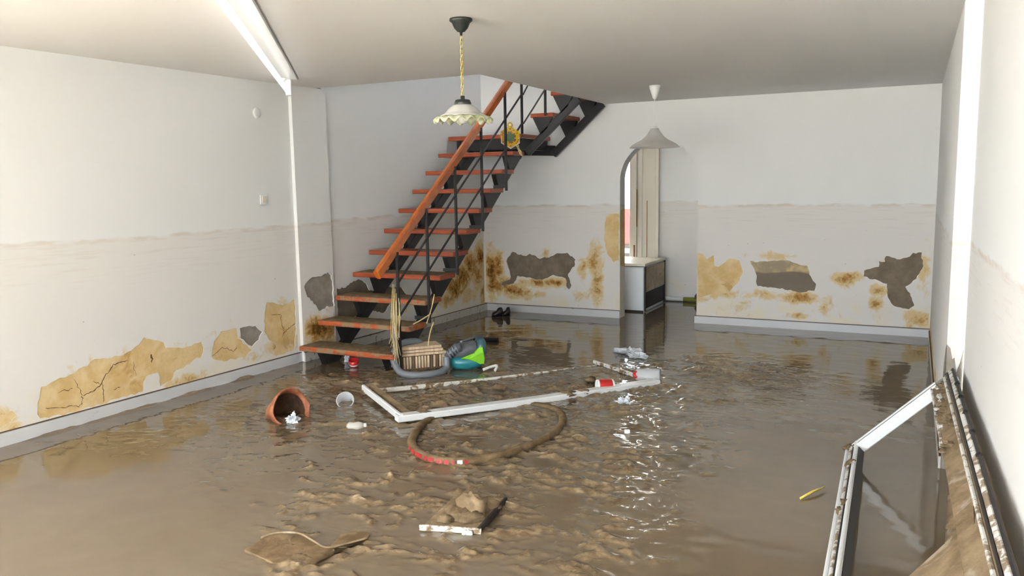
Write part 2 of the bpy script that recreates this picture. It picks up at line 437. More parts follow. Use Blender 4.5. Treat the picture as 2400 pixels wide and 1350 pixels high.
st_b = blobs_px(bk, [(1152,640,12,55,1.0),(1166,625,12,35,.9),(1172,668,22,18,.95),(1205,682,26,12,1.0),(1235,690,16,12,.7),(1262,663,40,9,.85),(1305,662,26,9,.8),
  (1394,615,16,40,.75),(1400,670,14,48,.75),(1366,632,12,22,.6),(1360,690,26,22,.35),(1280,590,10,14,.55),(1640,700,26,14,.5),(1690,690,40,10,.6),(1745,712,22,20,.45),(1790,690,60,9,.6),
  (1868,698,44,11,.85),(1985,655,34,15,.75),(2058,678,18,12,.75),(2050,713,16,11,.85),(1935,725,13,30,.5),(2150,745,36,20,.65),(2165,640,13,60,.55),(1868,740,26,6,.7),(1250,610,120,40,.2),
  (1820,600,55,8,.5),(2085,612,40,12,.45),(1262,690,26,8,.5),(1320,700,60,10,.2),(1700,720,50,26,.25),(2000,735,120,22,.25)])
# --- back wall
wb = wall_skin('wall_back', 'wall_b', outer_b, holes_b, lambda u, v: (u, DB, v), (0, -1, 0), st_b, .03, 'white back wall with an arched doorway, flood line and fallen plaster')
mb = MB(); a3 = [Vector((u, DB, v)) for u, v in arch]; n = len(a3)
mb.add(a3+[p+Vector((0, .18, 0)) for p in a3], [(i, i+1, n+i+1, n+i) for i in range(n-1)]); rv = mb.build('arch_reveal', 'wall_b', wb)
mb = MB(); mb.add([(AXL+.0015, DB+.004, .62), (AXL+.0015, DB+.176, .60), (AXL+.0015, DB+.176, 1.30), (AXL+.0015, DB+.004, 1.27)], [(0, 1, 2, 3)]); mb.build('bare_plaster_patch', 'tan', wb)
# plaster on the far side of the arch wall
def back_skin(name, y, x0, x1, z1, label):
    pts = [(x0, ZB)]+arch+[(x1, ZB), (x1, z1), (x0, z1)]
    return wall_skin(name, 'wall_b', pts, [], lambda u, v: (u, y, v), (0, 1, 0), [], .5, label, zfine=0)
back_skin('wall_kitchen_near', DB+.18, -4.9, -1.2, H, 'far side of the arch wall, facing the kitchen')

# --- left wall: near stretch (A), thin pilaster (B), stair stretch (C)
fA, fB, fC = lk(OFF_A), lk(OFF_B), lk(OFF_C)
c8 = lambda p: crop(p, 2.7, 0, 600)
TA1 = c8([(235,1000),(260,830),(350,790),(500,720),(600,660),(780,620),(880,560),(910,520),(1040,545),(1050,590),(1150,580),(1270,545),(1290,580),(1270,640),(1180,690),(1100,740),(1085,790),(1020,820),(1000,740),(920,770),(905,860),(700,918),(500,975),(430,998),(250,1030)])
TA2 = c8([(1340,640),(1350,540),(1400,480),(1500,455),(1508,520),(1560,565),(1595,592),(1550,640),(1400,665),(1350,655)])
TA2g = c8([(1518,455),(1620,440),(1660,480),(1640,530),(1598,572),(1575,560),(1520,520)])
TA3 = c8([(1672,390),(1690,290),(1790,310),(1868,275),(1876,480),(1862,590),(1750,635),(1735,625),(1745,560),(1700,530),(1675,480)])
TA0 = c8([(-60,1000),(0,1010),(70,985),(110,1010),(60,1050),(0,1085),(-60,1090)])
added_win = [(-2.6, .85), (1.2, .85), (1.2, 2.25), (-2.6, 2.25)]  # unseen window opening added so daylight spreads more evenly
holes_A = [(outline(fA, TA1, 11, .03, .010), .003, 'tan', 'bare_plaster_patch', 'long cracked tan bare plaster along the left baseboard'),
           (outline(fA, TA2, 12, .03, .008), .003, 'tan', 'bare_plaster_patch', 'smaller tan bare plaster patch left of the stairs'),
           (outline(fA, TA2g, 13, .03, .008), .008, 'cement', 'bare_cement_patch', 'small grey cement patch on the left wall'),
           (outline(fA, TA3, 14, .03, .008), .003, 'tan', 'bare_plaster_patch', 'tall tan bare plaster patch beside the stair foot'),
           (outline(fA, TA0, 15, .03, .008), .003, 'tan', 'bare_plaster_patch'),
           (added_win, None, None, None)]
YF = -3.0
st_A = blobs_px(fA, [(110,960,40,60,.3),(200,900,110,50,.28),(300,860,110,50,.28),(400,830,70,50,.3),(530,810,50,50,.3),(665,760,45,60,.3),(350,850,12,30,.5),(180,945,60,10,.4),(600,830,60,10,.4),(440,890,30,14,.7),(400,905,20,14,.6),(645,812,30,14,.75),(360,835,12,14,.6),(10,985,30,30,.6),(30,1000,20,15,.5),(690,800,14,30,.4),(480,870,25,20,.35),(540,840,50,14,.25),(250,960,100,12,.3)])
wall_skin('wall_left', 'wall_l', [(YF, ZB), (YSTRIP, ZB), (YSTRIP, H), (YF, H)], holes_A, lambda u, v: (lx(u, OFF_A), u, v), (1, -TL, 0), st_A, .04, 'white left wall with tan bare plaster along the bottom')
wl = bpy.data.objects['wall_left']
for i, pl in enumerate(([(285,965),(340,960),(400,962),(450,953),(500,952),(522,935)], [(470,780),(490,815),(510,850),(518,880),(525,910),(520,945)], [(525,885),(560,868),(600,850),(640,815),(650,795),(662,765),(695,725),(720,690),(745,680),(780,672),(812,662)],
        [(648,800),(656,830),(652,860),(658,900),(655,925)], [(370,862),(405,850),(440,848),(462,838)], [(845,670),(850,715),(862,762)], [(1710,370),(1745,374),(1780,372),(1778,405),(1787,440),(1800,482)], [(1872,420),(1850,442),(1830,458),(1812,472),(1800,482),(1790,515)],
        [(1345,640),(1375,605),(1410,580),(1440,585),(1480,606),(1494,590),(1502,565)], [(960,620),(965,650),(962,675)], [(640,815),(610,800),(590,795)], [(720,850),(745,835),(765,828)])):
    P3 = [Vector((0, *fA(*q))) for q in c8(pl)]; r_ = random.Random(i); mb = MB()
    wd_ = .009 if i in (2, 7) else (.02 if i == 9 else .006)
    pts = []
    for a, b in zip(P3, P3[1:]):
        for t in (0, .33, .66): pts.append(a.lerp(b, t)+Vector((0, r_.uniform(-.006, .006), r_.uniform(-.006, .006))))
    pts.append(P3[-1]); V = []
    for k, p in enumerate(pts):
        w = wd_*r_.uniform(.35, 1.0)*(0.3 if k in (0, len(pts)-1) else 1); d = (pts[min(k+1, len(pts)-1)]-pts[max(k-1, 0)]).normalized(); nn = Vector((0, -d.z, d.y))
        for sgn in (-1, 0, 1): q = p+nn*(w*sgn/2); V.append(Vector((lx(q.y, OFF_A-.0028+(-.0 if sgn else .0004)), q.y, q.z)))
    mb.add(V, [(3*k+j, 3*k+j+1, 3*k+4+j, 3*k+3+j) for k in range(len(pts)-1) for j in (0, 1)]); mb.build('crack', 'crack', wl)
mb = MB()
for ya, yb, za, zb in ((YF, -2.6, ZB, H+.2), (-2.6, 1.2, ZB, .85), (-2.6, 1.2, 2.25, H+.2), (1.2, DB+.2, ZB, H+.2), (HY-.1, DB+.2, H+.2, UPZ)):
    q = [(lx(ya)-.30, ya), (lx(ya)-.07, ya), (lx(yb)-.07, yb), (lx(yb)-.30, yb)]; mb.prism([(x, y, za) for x, y in q], (0, 0, zb-za))
wl_o = mb.build('wall_left_masonry', 'cement'); struct(wl_o, 'masonry of the left wall behind its plaster')
c2 = lambda p: crop(p, 3.857, 680, 550)
P1 = c2([(125,465),(180,395),(280,370),(345,340),(375,365),(388,480),(398,655),(340,650),(265,695),(215,620),(160,560)])
P2 = c2([(422,490),(500,475),(560,430),(620,405),(680,430),(720,500),(800,525),(880,475),(1000,470),(1055,540),(980,600),(900,630),(870,690),(830,708),(720,680),(650,740),(436,745)])
st_B = blobs_px(fB, [(745,772,25,26,1.1),(770,778,22,24,1.0),(735,800,14,10,.7),(765,722,20,10,.4)])
wall_skin('wall_left_pilaster', 'wall_l', [(YSTRIP, ZB), (YSEAM, ZB), (YSEAM, H), (YSTRIP, H)], [(outline(fB, P1, 21), .010, 'cement', 'bare_cement_patch', 'grey bare cement on the narrow pilaster')], lambda u, v: (lx(u, OFF_B), u, v), (1, -TL, 0), st_B, .03, 'narrow white pilaster on the left wall at the stair foot')
mb = MB(); w0, w1 = lx(YSTRIP, OFF_A), lx(YSTRIP, OFF_B); mb.add([(w0-.02, YSTRIP, ZB), (w1, YSTRIP, ZB), (w1, YSTRIP, H), (w0-.02, YSTRIP, H)], [(0, 1, 2, 3)])
e0, e1 = lx(YSEAM, OFF_C), lx(YSEAM, OFF_B); mb.add([(e0-.02, YSEAM, ZB), (e1, YSEAM, ZB), (e1, YSEAM, H), (e0-.02, YSEAM, H)], [(3, 2, 1, 0)]); mb.build('pilaster_edge', 'wall_l', bpy.data.objects['wall_left_pilaster'])
st_C = blobs_px(fC, [(1125,598,12,26,.9),(1104,620,16,26,.95),(1084,648,18,28,1.0),(1066,676,20,26,1.0),(1052,700,20,16,.8),(1120,650,14,34,.7),(1136,690,10,30,.8),(1100,690,20,20,.6),(1130,620,8,60,.6),(1000,735,40,10,.3),(940,720,40,14,.35)])
wall_skin('wall_left_stairs', 'wall_c', [(YSEAM, ZB), (DB, ZB), (DB, UPZ), (YSEAM-.3, UPZ), (YSEAM-.3, H+.1), (YSEAM, H)], [(outline(fC, P2, 22), .010, 'cement_d', 'bare_cement_patch', 'grey bare cement behind the lower treads')], lambda u, v: (lx(u, OFF_C), u, v), (1, -TL, 0), st_C, .03, 'white left wall behind the staircase, stained brown low down')

# --- right wall
fR = lambda u, v: (rx(u), u, v)
wall_skin('wall_right', 'wall_r', [(YRS, ZB), (DB, ZB), (DB, H), (YRS, H)], [], lambda u, v: (XR, u, v), (-1, 0, 0), [(8.9, .2, .15, .35, .8), (8.0, .1, 1.4, .12, .7), (6.2, .12, 1.2, .12, .6), (8.95, .9, .08, .3, .5)], .05, 'white right wall, far stretch up to the corner')
wall_skin('wall_right_near', 'wall_r', [(YF, ZB), (YRS, ZB), (YRS, H), (YF, H)], [], lambda u, v: (rx(min(u, YRS-1e-4)), u, v), (-1, 0, 0), [], .3, 'white right wall, near stretch')
x1 = rx(YRS-1e-4)
mb = MB(); jag = [(XR, .70), (XR+.018, .68), (XR+.03, .62), (XR+.04, .63), (XR+.052, .55), (XR+.066, .60), (x1, .70)]
mb.add([(x, YRS, z) for x, z in jag]+[(x1, YRS, H), (XR, YRS, H)], [tuple(range(9))]); s_ = mb.build('wall_right_corner', 'wall_r'); struct(s_, 'bright narrow corner strip of the right wall')
mb = MB(); mb.add([(XR, YRS+.006, ZB), (x1, YRS+.006, ZB), (x1, YRS+.006, .72), (XR, YRS+.006, .72)], [(0, 1, 2, 3)]); mb.build('bare_cement_patch', 'cement', s_)
mb = MB(); mb.add([(XR-.002, YRS+.0, -.05), (XR-.002, YRS+.34, -.05), (XR-.002, YRS+.32, .3), (XR-.002, YRS+.22, .55), (XR-.002, YRS+.08, .66), (XR-.002, YRS, .70)], [tuple(range(6))]); mb.build('bare_cement_patch', 'cement', s_)

# --- front wall behind the camera: wide open shop front
mb = MB(); yF = YF; X0, X1 = lx(YF, OFF_A), rx(YF); ox0, ox1, oz = X0+.3, X1-.15, 2.3
mb.box(((X0+ox0)/2, yF-.1, 1.2), (ox0-X0, .2, 2.7)); mb.box(((X1+ox1)/2, yF-.1, 1.2), (X1-ox1, .2, 2.7)); mb.box(((ox0+ox1)/2, yF-.1, (oz+2.55)/2), (ox1-ox0, .2, 2.55-oz))
struct(mb.build('wall_front', 'ceil'), 'front wall with a wide opening, behind the viewer')
portal(((ox0+ox1)/2, yF-.05, 1.15), (ox1-ox0, 2.3), (0, 1, 0))
portal((lx(-.7, OFF_A)-.02, -.7, 1.55), (1.4, 3.8), (1, 0, 0))
M['ground'] = bare('outside_ground', (178, 172, 160), (196, 190, 180), 2, .3)
mb = MB(); mb.add([(-40, -40, -.13), (40, -40, -.13), (40, 50, -.13), (-40, 50, -.13)], [(0, 1, 2, 3)]); struct(mb.build('ground', 'ground'), 'pale concrete ground outside the house')  # unseen ground kept pale to bounce sunlight onto the ceiling

# --- ceiling with stairwell hole
mb = MB(); zc = H
poly = [(lx(YF, OFF_A)-.05, YF-.2), (x1+.4, YF-.2), (x1+.4, DB+.05), (HX, DB+.05), (HX, HY), (lx(HY, OFF_A)-.2, HY)]
mb.prism([(x, y, zc) for x, y in poly], (0, 0, .22)); struct(mb.build('ceiling', 'ceil'), 'white ceiling with a rectangular stairwell opening')
mb = MB(); xl_ = lx(HY, 0)-.3
mb.add([(xl_, HY, H+.2), (HX, HY, H+.2), (HX, HY, UPZ), (xl_, HY, UPZ)], [(0, 1, 2, 3)])
struct(mb.build('wall_upper_near', 'ceil'), 'near wall of the stairwell above the ceiling')
wall_skin('wall_upper_right', 'ceil', [(HY, H+.2), (DB, H+.2), (DB, UPZ), (HY, UPZ)], [([(7.4, 3.9), (8.1, 3.9), (8.1, 4.5), (7.4, 4.5)], None, None, None)], lambda u, v: (HX, u, v), (-1, 0, 0), [], .5, 'right wall of the stairwell above the ceiling, with a window', zfine=0)
mb = MB(); mb.box(((xl_+HX)/2, (HY+DB)/2, UPZ+.05), (HX-xl_+.2, DB-HY+.2, .1)); struct(mb.build('ceiling_upper', 'ceil'), 'ceiling at the top of the stairwell')

# --- floor slab and baseboards
mb = MB(); mb.box((-2.3, 5, -.11), (6.2, 16.2, .02)); struct(mb.build('floor', 'cement'), 'floor slab under the floodwater')
def skirt(name, pts, nrm, h, mat, label, th=.014):
    mb = MB(); nrm = Vector(nrm)
    for (x0, y0), (xb, yb) in zip(pts, pts[1:]):
        a, b = Vector((x0, y0, 0)), Vector((xb, yb, 0)); e = nrm*th
        lo, hi = Vector((0, 0, -.1)), Vector((0, 0, h)); hb = Vector((0, 0, h-.006))
        mb.add([a+lo, b+lo, b+lo+e, a+lo+e, a+hi, b+hi, b+hb+e, a+hb+e], [(0, 1, 2, 3), (4, 7, 6, 5), (3, 2, 6, 7), (0, 3, 7, 4), (1, 5, 6, 2), (0, 4, 5, 1)])
    o = mb.build(name, mat); struct(o, label)
    mb = MB()
    for (x0, y0), (xb, yb) in zip(pts, pts[1:]): mb.bar(Vector((x0, y0, h+.001))+nrm*th*.45, Vector((xb, yb, h+.001))+nrm*th*.45, th*.9, .004)
    mb.build('silt_line', 'crack', o); return o
skirt('baseboard_left', [(lx(YF, OFF_A), YF), (lx(YSTRIP, OFF_A), YSTRIP)], (1, 0, 0), .09, 'skirt', 'white baseboard along the near left wall', .016)
skirt('baseboard_left_stairs', [(lx(YSTRIP, 0), YSTRIP), (lx(YSEAM, 0), YSEAM), (lx(DB, 0), DB)], (1, 0, 0), .088, 'skirt_d', 'muddy baseboard behind the stairs')
skirt('baseboard_back', [(XL, DB), (AXL, DB)], (0, -1, 0), .09, 'skirt', 'white baseboard between the corner and the arch')
skirt('baseboard_back_right', [(AXR-.02, DB), (XR, DB)], (0, -1, 0), .085, 'skirt', 'white baseboard right of the arch')
skirt('baseboard_right', [(XR, YRS), (XR, DB)], (-1, 0, 0), .07, 'skirt_d', 'thin muddy baseboard along the right wall', .012)

# --- kitchen behind the arch
YK = 10.63
mb = MB(); mb.box((-2.0, YK+.06, 1.2), (2.2, .12, 2.7)); struct(mb.build('wall_kitchen_far', 'wall_b'), 'white wall seen through the arch')
mb = MB(); mb.box((-4.42, YK+.06, 1.2), (1.1, .12, 2.7)); mb.box((-3.67, YK+.06, 2.4), (.42, .12, .3)); struct(mb.build('wall_kitchen_far_left', 'wall_b'), 'kitchen wall around the outer doorway')
mb = MB(); mb.add([(-1.25, DB+.18, ZB), (-1.25, YK, ZB), (-1.25, YK, H), (-1.25, DB+.18, H)], [(0, 1, 2, 3)]); struct(mb.build('wall_kitchen_right', 'ceil'), 'right wall of the kitchen')
mb = MB(); mb.box((-4.2, 12.0, 2.66), (4.4, 2.3, .12)); struct(mb.build('shade_slab', 'ceil'), 'unseen slab added to shade the kitchen doorway and red board')  # added out of view to cut daylight at the doorway and red board
mb = MB(); mb.add([(-4.9, DB+.18, ZB), (-4.9, YK, ZB), (-4.9, YK, H), (-4.9, DB+.18, H)], [(0, 1, 2, 3)]); struct(mb.build('wall_kitchen_left', 'ceil'), 'left wall of the kitchen')
mb = MB(); mb.box((-3.0, (DB+YK)/2+.12, H+.06), (4.0, YK-DB+.2, .12)); struct(mb.build('ceiling_kitchen', 'ceil'), 'kitchen ceiling')
M['casing'] = plain('door_casing_paint', (238, 230, 214), .45, .05, 5, mud=.12)
o = thing('trim_1', (-3.3, YK-.02, 0), 'cream door casing with brown streaks, seen through the arch', None); o['kind'] = 'structure'
for i, (xa, xb, th) in enumerate(((-3.47, -3.37, .07), (-3.37, -3.30, .045), (-3.30, -3.12, .03), (-3.12, -3.07, .05))):
    mb = MB(); mb.box(((xa+xb)/2, YK-th/2, 1.1), (xb-xa-.003, th, 2.4)); mb.build('casing_board', 'casing', o, .004)
mb = MB(); mb.box((-3.365, YK-.072, 1.25), (.012, .004, .5)); mb.box((-3.235, YK-.032, .9), (.008, .004, .9)); mb.box((-3.40, YK-.0725, .6), (.02, .003, .3)); mb.build('rust_streak', plain('rust_streak', (140, 92, 40), .8, .3, 20), o)

# ------------------------------------------------------------------ muddy floodwater
M['water'] = None
k = NT('muddy_floodwater'); v = k.world(); mud = k.attr('mud')
n1 = k.noise(v, 3.0, 3, .6, .5); n2 = k.noise(v, 17, 4, .65, .3)
wat = k.mix(n1, lin((102, 87, 66)), lin((116, 101, 80)))
md = k.mix(k.step(n2, .35, .7), lin((98, 80, 56)), lin((142, 121, 92)))
md = k.mix(k.step(k.attr('dry'), .3, .9), md, lin((172, 152, 122)))  # paler ridge tops: light catching the wet mud, painted into the colour
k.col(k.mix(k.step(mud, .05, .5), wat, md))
k.rough(k.math('ADD', .05, k.math('MULTIPLY', k.step(mud, .05, .7), .22)))
k.b.inputs['IOR'].default_value = 1.6
rip = k.noise(k.world((.8, 2.2, 1)), 4.5, 3, .5, .8); rip2 = k.noise(k.world((1, 1.6, 1)), 28, 3, .6, .4)
hh = k.math('ADD', k.math('MULTIPLY', rip, k.math('ADD', .02, k.math('MULTIPLY', k.attr('rip'), .9))), k.math('MULTIPLY', rip2, k.math('ADD', .012, k.math('MULTIPLY', mud, .6))))
k.bump(hh, .22, .02); M['water'] = k.m
def axis_lines(segs):
    out = []
    for a, b, s in segs: out += list(np.arange(a, b-1e-6, s))
    out.append(segs[-1][1]); return np.array(out)
gt = axis_lines([(0, .14, .0037), (.14, .94, .00235), (.94, 1.0, .0037)])
gy = axis_lines([(-2.99, 1.8, .2), (1.8, 2.2, .03), (2.2, 6.8, .0125), (6.8, 9.03, .022)])
_lo = np.array([lx(y, OFF_A if y < YSTRIP else OFF_C) for y in gy])+.004; _hi = np.array([rx(y) for y in gy])-.004
GT, GY = np.meshgrid(gt, gy); GX = _lo[:, None]+GT*(_hi-_lo)[:, None]
def bl(cx, cy, r, a=1.0, ry=None): return a*np.exp(-(((GX-cx)/r)**2+((GY-cy)/(ry or r))**2))
lump = np.clip(bl(-2.6, 4.6, 1.15)+bl(-1.9, 3.6, .95)+bl(-1.35, 2.7, .75, .9)+bl(-2.0, 5.7, .9)+bl(-1.7, 6.6, .7, .8)+bl(-3.7, 5.0, .75, .8)+bl(-2.3, 2.7, .55, .8)+bl(-1.1, 4.4, .55, .5)+bl(-1.0, 6.3, .5, .4)+bl(-4.3, 5.3, .6, .5)+bl(-4.3, 7.0, .5, .5)+bl(-3.6, 6.5, .6, .4)+bl(-4.4, 4.2, .45, .6)+bl(-4.5, 3.4, .4, .55)+bl(-3.6, 3.7, .5, .4)+bl(-1.5, 7.2, .5, .7)+bl(-.8, 6.9, .5, .6)+bl(-3.3, 3.2, .4, .4)+bl(-2.9, 5.6, .5, .4), 0, 1.15)
wx = GX+.10*pn(GX*3.1, GY*3.1, 5); wy = GY+.10*pn(GX*3.1, GY*3.1, 9)
n_a = fbm(wx*2.4, wy*3.2, 3, 1); n_b = 1-2*np.abs(fbm(wx*4.2+3, wy*6.0, 3, 21)); n_c = fbm(wx*14, wy*19, 3, 41)
n_d = 1-2*np.abs(fbm(wx*7.5+9, wy*11.0, 3, 81))
hgt = lump*(.022*n_a+.018*(n_b-.60)+.012*(n_d-.6)+.009*n_c+.001)-.012*(1-lump)-.003
for (fx, fy, fr, fa) in [(rng.uniform(-3.2, -.9), rng.uniform(2.5, 6.0), rng.uniform(.07, .14), rng.uniform(.4, 1)) for _ in range(80)]:   # old footprints
    d = np.sqrt(((GX-fx)/fr)**2+((GY-fy)/(fr*.75))**2); hgt += fa*lump*(.018*np.exp(-((d-1)/.16)**2)*np.clip(.4+.8*np.sin(np.arctan2(GY-fy, GX-fx)+fx*40), 0, 1)-.012*np.exp(-(d/.7)**2))
# silt banked against the left wall, on the lying door and round the stair foot
dl = GX-(-AX+TL*(GY-DB)+OFF_A); hgt += np.where(GY < 5.7, .034*np.exp(-(dl/.05)**2)*(fbm(GY*3.5, GX*0+1.7, 3, 61)+.55), 0)
hgt += .03*np.exp(-(((GX+3.95)/.55)**2+((GY-6.9)/1.1)**2))*(.5+n_a)
# soft step at the water level: mud shows where it rises above the film of water
w = .004; top = w*np.log1p(np.exp(np.clip(hgt/w, -30, 30)))
GZ = top+.0012*pn(GX*6, GY*9, 71)
mudv = np.clip(hgt/.016, 0, 1); ridge_glint = np.clip((hgt-.013)/.016, 0, 1)*np.clip(.55+n_c*1.5, 0, 1)  # last mask places the painted highlight on the highest ridges
ripv = np.clip(.03+.5*bl(-.9, 6.7, 1.2, 1, .6)+.15*bl(-.6, 5.4, .8)+lump*.6-.6*bl(-.4, 4.6, .8), 0, 1)
ny, nx = GX.shape; idx = np.arange(nx*ny).reshape(ny, nx)
fc = np.stack([idx[:-1, :-1], idx[:-1, 1:], idx[1:, 1:], idx[1:, :-1]], -1).reshape(-1, 4)
me = bpy.data.meshes.new('muddy_water'); me.vertices.add(nx*ny); me.vertices.foreach_set('co', np.stack([GX, GY, GZ], -1).astype(np.float32).ravel())
me.loops.add(fc.size); me.loops.foreach_set('vertex_index', fc.ravel().astype(np.int32)); me.polygons.add(len(fc)); me.polygons.foreach_set('loop_start', np.arange(0, fc.size, 4, dtype=np.int32))
me.update(calc_edges=True); me.polygons.foreach_set('use_smooth', np.ones(len(fc), bool)); me.materials.append(M['water'])
for nm, ar in (('mud', mudv), ('dry', ridge_glint), ('rip', ripv)): me.attributes.new(nm, 'FLOAT', 'POINT').data.foreach_set('value', ar.ravel().astype(np.float32))  # dry carries the painted ridge highlight
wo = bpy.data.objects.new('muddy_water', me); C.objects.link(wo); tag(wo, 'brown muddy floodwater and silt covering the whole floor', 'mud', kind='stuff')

mb = MB(); r_ = np.random.RandomState(4)
xs = np.linspace(AXL+.003, AXR-.003, 30); xk = np.linspace(-4.89, -1.26, 60); 
def sheet(xs, ys):
    V = [(x, y, .0012*float(pn(np.array([x*6]), np.array([y*9]), 71)[0])) for y in ys for x in xs]; m = len(xs)
    mb.add(V, [(j*m+i, j*m+i+1, (j+1)*m+i+1, (j+1)*m+i) for j in range(len(ys)-1) for i in range(m-1)], True)
sheet(xs, np.linspace(DB, DB+.185, 6)); sheet(xk, np.linspace(DB+.185, YK-.003, 24)); sheet(np.linspace(-4.4, -3.48, 10), np.linspace(YK-.003, 12.9, 12))
kw = mb.build('kitchen_water', 'water'); tag(kw, 'calm brown floodwater on the kitchen floor beyond the arch', 'water', kind='stuff')
# ------------------------------------------------------------------ staircase
RISE, RUN, ZT0, YT0, XT1 = .1985, .262, .145, 5.585, -3.93
st = thing('staircase', (-4.4, 5.6, 0), 'open wooden-tread staircase with black steel stringers and orange handrail', 'staircase')
treads = []
for i in range(10):
    y0 = YT0+RUN*i; z = ZT0+RISE*i; xl = lx(y0+.1, OFF_C)+.055
    mb = MB(); mb.box(((xl+XT1)/2, y0+.145, z), (XT1-xl, .29, .046))
    t = mb.build('tread', 'tread_m' if i < 3 else 'tread', st, .006); treads.append(t)
    if i < 4:
        mb = MB(); m = 26; V = []; r_ = np.random.RandomState(i)
        for a in range(9):
            for b in range(m):
                x = xl+.02+(XT1-xl-.05)*b/(m-1); y = y0+.014+.26*a/8; e = 0 if (a in (0, 8) or b in (0, m-1)) else 1
                V.append((x, y, z+.0235+e*(.004+(.012-.002*i)*max(0, .5+float(fbm(np.array([x*9]), np.array([y*11]), 3, i)[0])))))
        mb.add(V, [(a*m+b, a*m+b+1, (a+1)*m+b+1, (a+1)*m+b) for a in range(8) for b in range(m-1)], True); mb.build('silt', 'mudtop', t)
def zstr(y): return ZT0-.025-.150+RISE/RUN*(y-YT0-.145)
XSL, XSR = None, -4.05
for side, off in (('l', .24), ('r', None)):
    mb = MB(); ya, yb = 5.70, 8.36
    xa = lx(ya)+off if side == 'l' else XSR; xb = lx(yb)+off if side == 'l' else XSR
    mb.bar((xa, ya, zstr(ya)), (xb, yb, zstr(yb)), .05, .10, (0, 0, 1)); s_ = mb.build('stringer', 'black', st, .004)
    for i in range(10):
        y0 = YT0+RUN*i; zb = ZT0+RISE*i-.023; x = (lx(y0)+off) if side == 'l' else XSR
        if zb < .1: continue
        mb = MB(); yy = [(y0+.035, zb), (y0+.265, zb), (y0+.265, zb-.012), (y0+.225, zstr(y0+.225)+.04), (y0+.10, zstr(y0+.10)+.04), (y0+.035, zb-.012)]
        mb.prism([(x-.027, a, b) for a, b in yy], (.054, 0, 0)); mb.build('bracket', 'black', s_)
# landing
LY0, LX1, LZ = 8.2, -3.95, ZT0+RISE*10
mb = MB(); xl = lx(8.6, OFF_C)+.02; mb.box(((xl+LX1)/2, (LY0+DB-.02)/2, LZ), (LX1-xl, DB-.02-LY0, .048)); ld = mb.build('landing', 'tread', st, .006)
mb = MB(); zf = LZ-.085
mb.bar((xl+.12, LY0+.05, zf), (LX1-.04, LY0+.05, zf), .05, .12); mb.bar((xl+.12, DB-.06, zf-.02), (-3.88, DB-.06, zf-.06), .05, .12); mb.bar((xl+.14, LY0, zf), (xl+.14, DB-.03, zf), .05, .12); mb.bar((LX1-.06, LY0, zf), (LX1-.06, DB-.03, zf), .05, .12)
mb.bar((XSR, 8.30, zstr(8.3)), (XSR, 8.42, zf), .05, .12); mb.build('frame', 'black', ld, .003)
# second flight, along the back wall
for yS in (LY0+.03, DB-.075):
    mb = MB(); xa, za, xb, zb = -3.89, LZ-.19, -3.27, 2.50
    mb.bar((xa, yS, za), (xb, yS, zb), .05, .085, (0, 0, 1)); s_ = mb.build('stringer', 'black', st, .004)
    for j in range(2):
        x0 = -3.835+.245*j; zb_ = LZ+.212+.222*j-.022; zz = lambda x: za+(zb-za)*(x-xa)/(xb-xa)
        mb = MB(); q = [(x0+.03, zb_), (x0+.25, zb_), (x0+.25, zb_-.012), (x0+.20, zz(x0+.20)+.03), (x0+.12, zz(x0+.12)+.03), (x0+.03, zb_-.012)]
        mb.prism([(a, yS-.025, b) for a, b in q], (0, .05, 0)); mb.build('bracket', 'black', s_)
for j in range(2):
    mb = MB(); x0 = -3.835+.245*j; mb.box((x0+.135, (LY0+DB-.03)/2, LZ+.212+.222*j), (.27, DB-.03-LY0, .044)); mb.build('tread', 'tread', st, .006)
# balustrade
XP = -3.902
hz = lambda y: .877+.728*(y-5.39)
PY = [5.65, 6.13, 6.65, 7.18, 7.72]; PB = [-.05, .36, .745, 1.13, 1.53]
for y, zb in zip(PY, PB):
    mb = MB(); mb.bar((XP, y, zb), (XP, y, hz(y)-.02), .024, .024, (0, 1, 0)); p_ = mb.build('post', 'black', st, .003)
    if zb > 0:
        mb = MB(); mb.bar((XP, y, zb+.045), (XSR, y-.01, zb+.045), .018, .03); mb.build('bracket', 'black', p_)
mb = MB(); mb.bar((XP-.022, 5.39, hz(5.39)), (XP-.022, 8.2, hz(8.2)), .05, .088, (0, 0, 1), .012); mb.build('handrail', 'rail', st)
for z0, px1 in ((.735, (1222, 222)), (.426, (1222, 290))):
    ya = 5.645; za = CAM_Z+(z0-CAM_Z)*.951; e = onY(*px1, 8.14)
    mb = MB(); mb.bar((XP, ya, za), (XP, 8.12, e.z), .014, .014); mb.build('rail', 'black', st)
    f_ = onY(1237 if px1[1] < 250 else 1277, 200 if px1[1] < 250 else 210, 8.19); s0 = Vector((XP, 8.16, e.z)); d_ = (f_-s0)
    mb = MB(); mb.bar(s0, s0+d_*1.6, .014, .014); mb.build('rail', 'black', st)
for px, zb in ((1223, LZ+.02), (1278, LZ+.2)):
    x = onY(px, 260, LY0-.02).x; mb = MB(); mb.bar((x, LY0-.02, zb), (x, LY0-.02, 3.15), .024, .024, (0, 1, 0)); mb.build('post', 'black', st, .003)

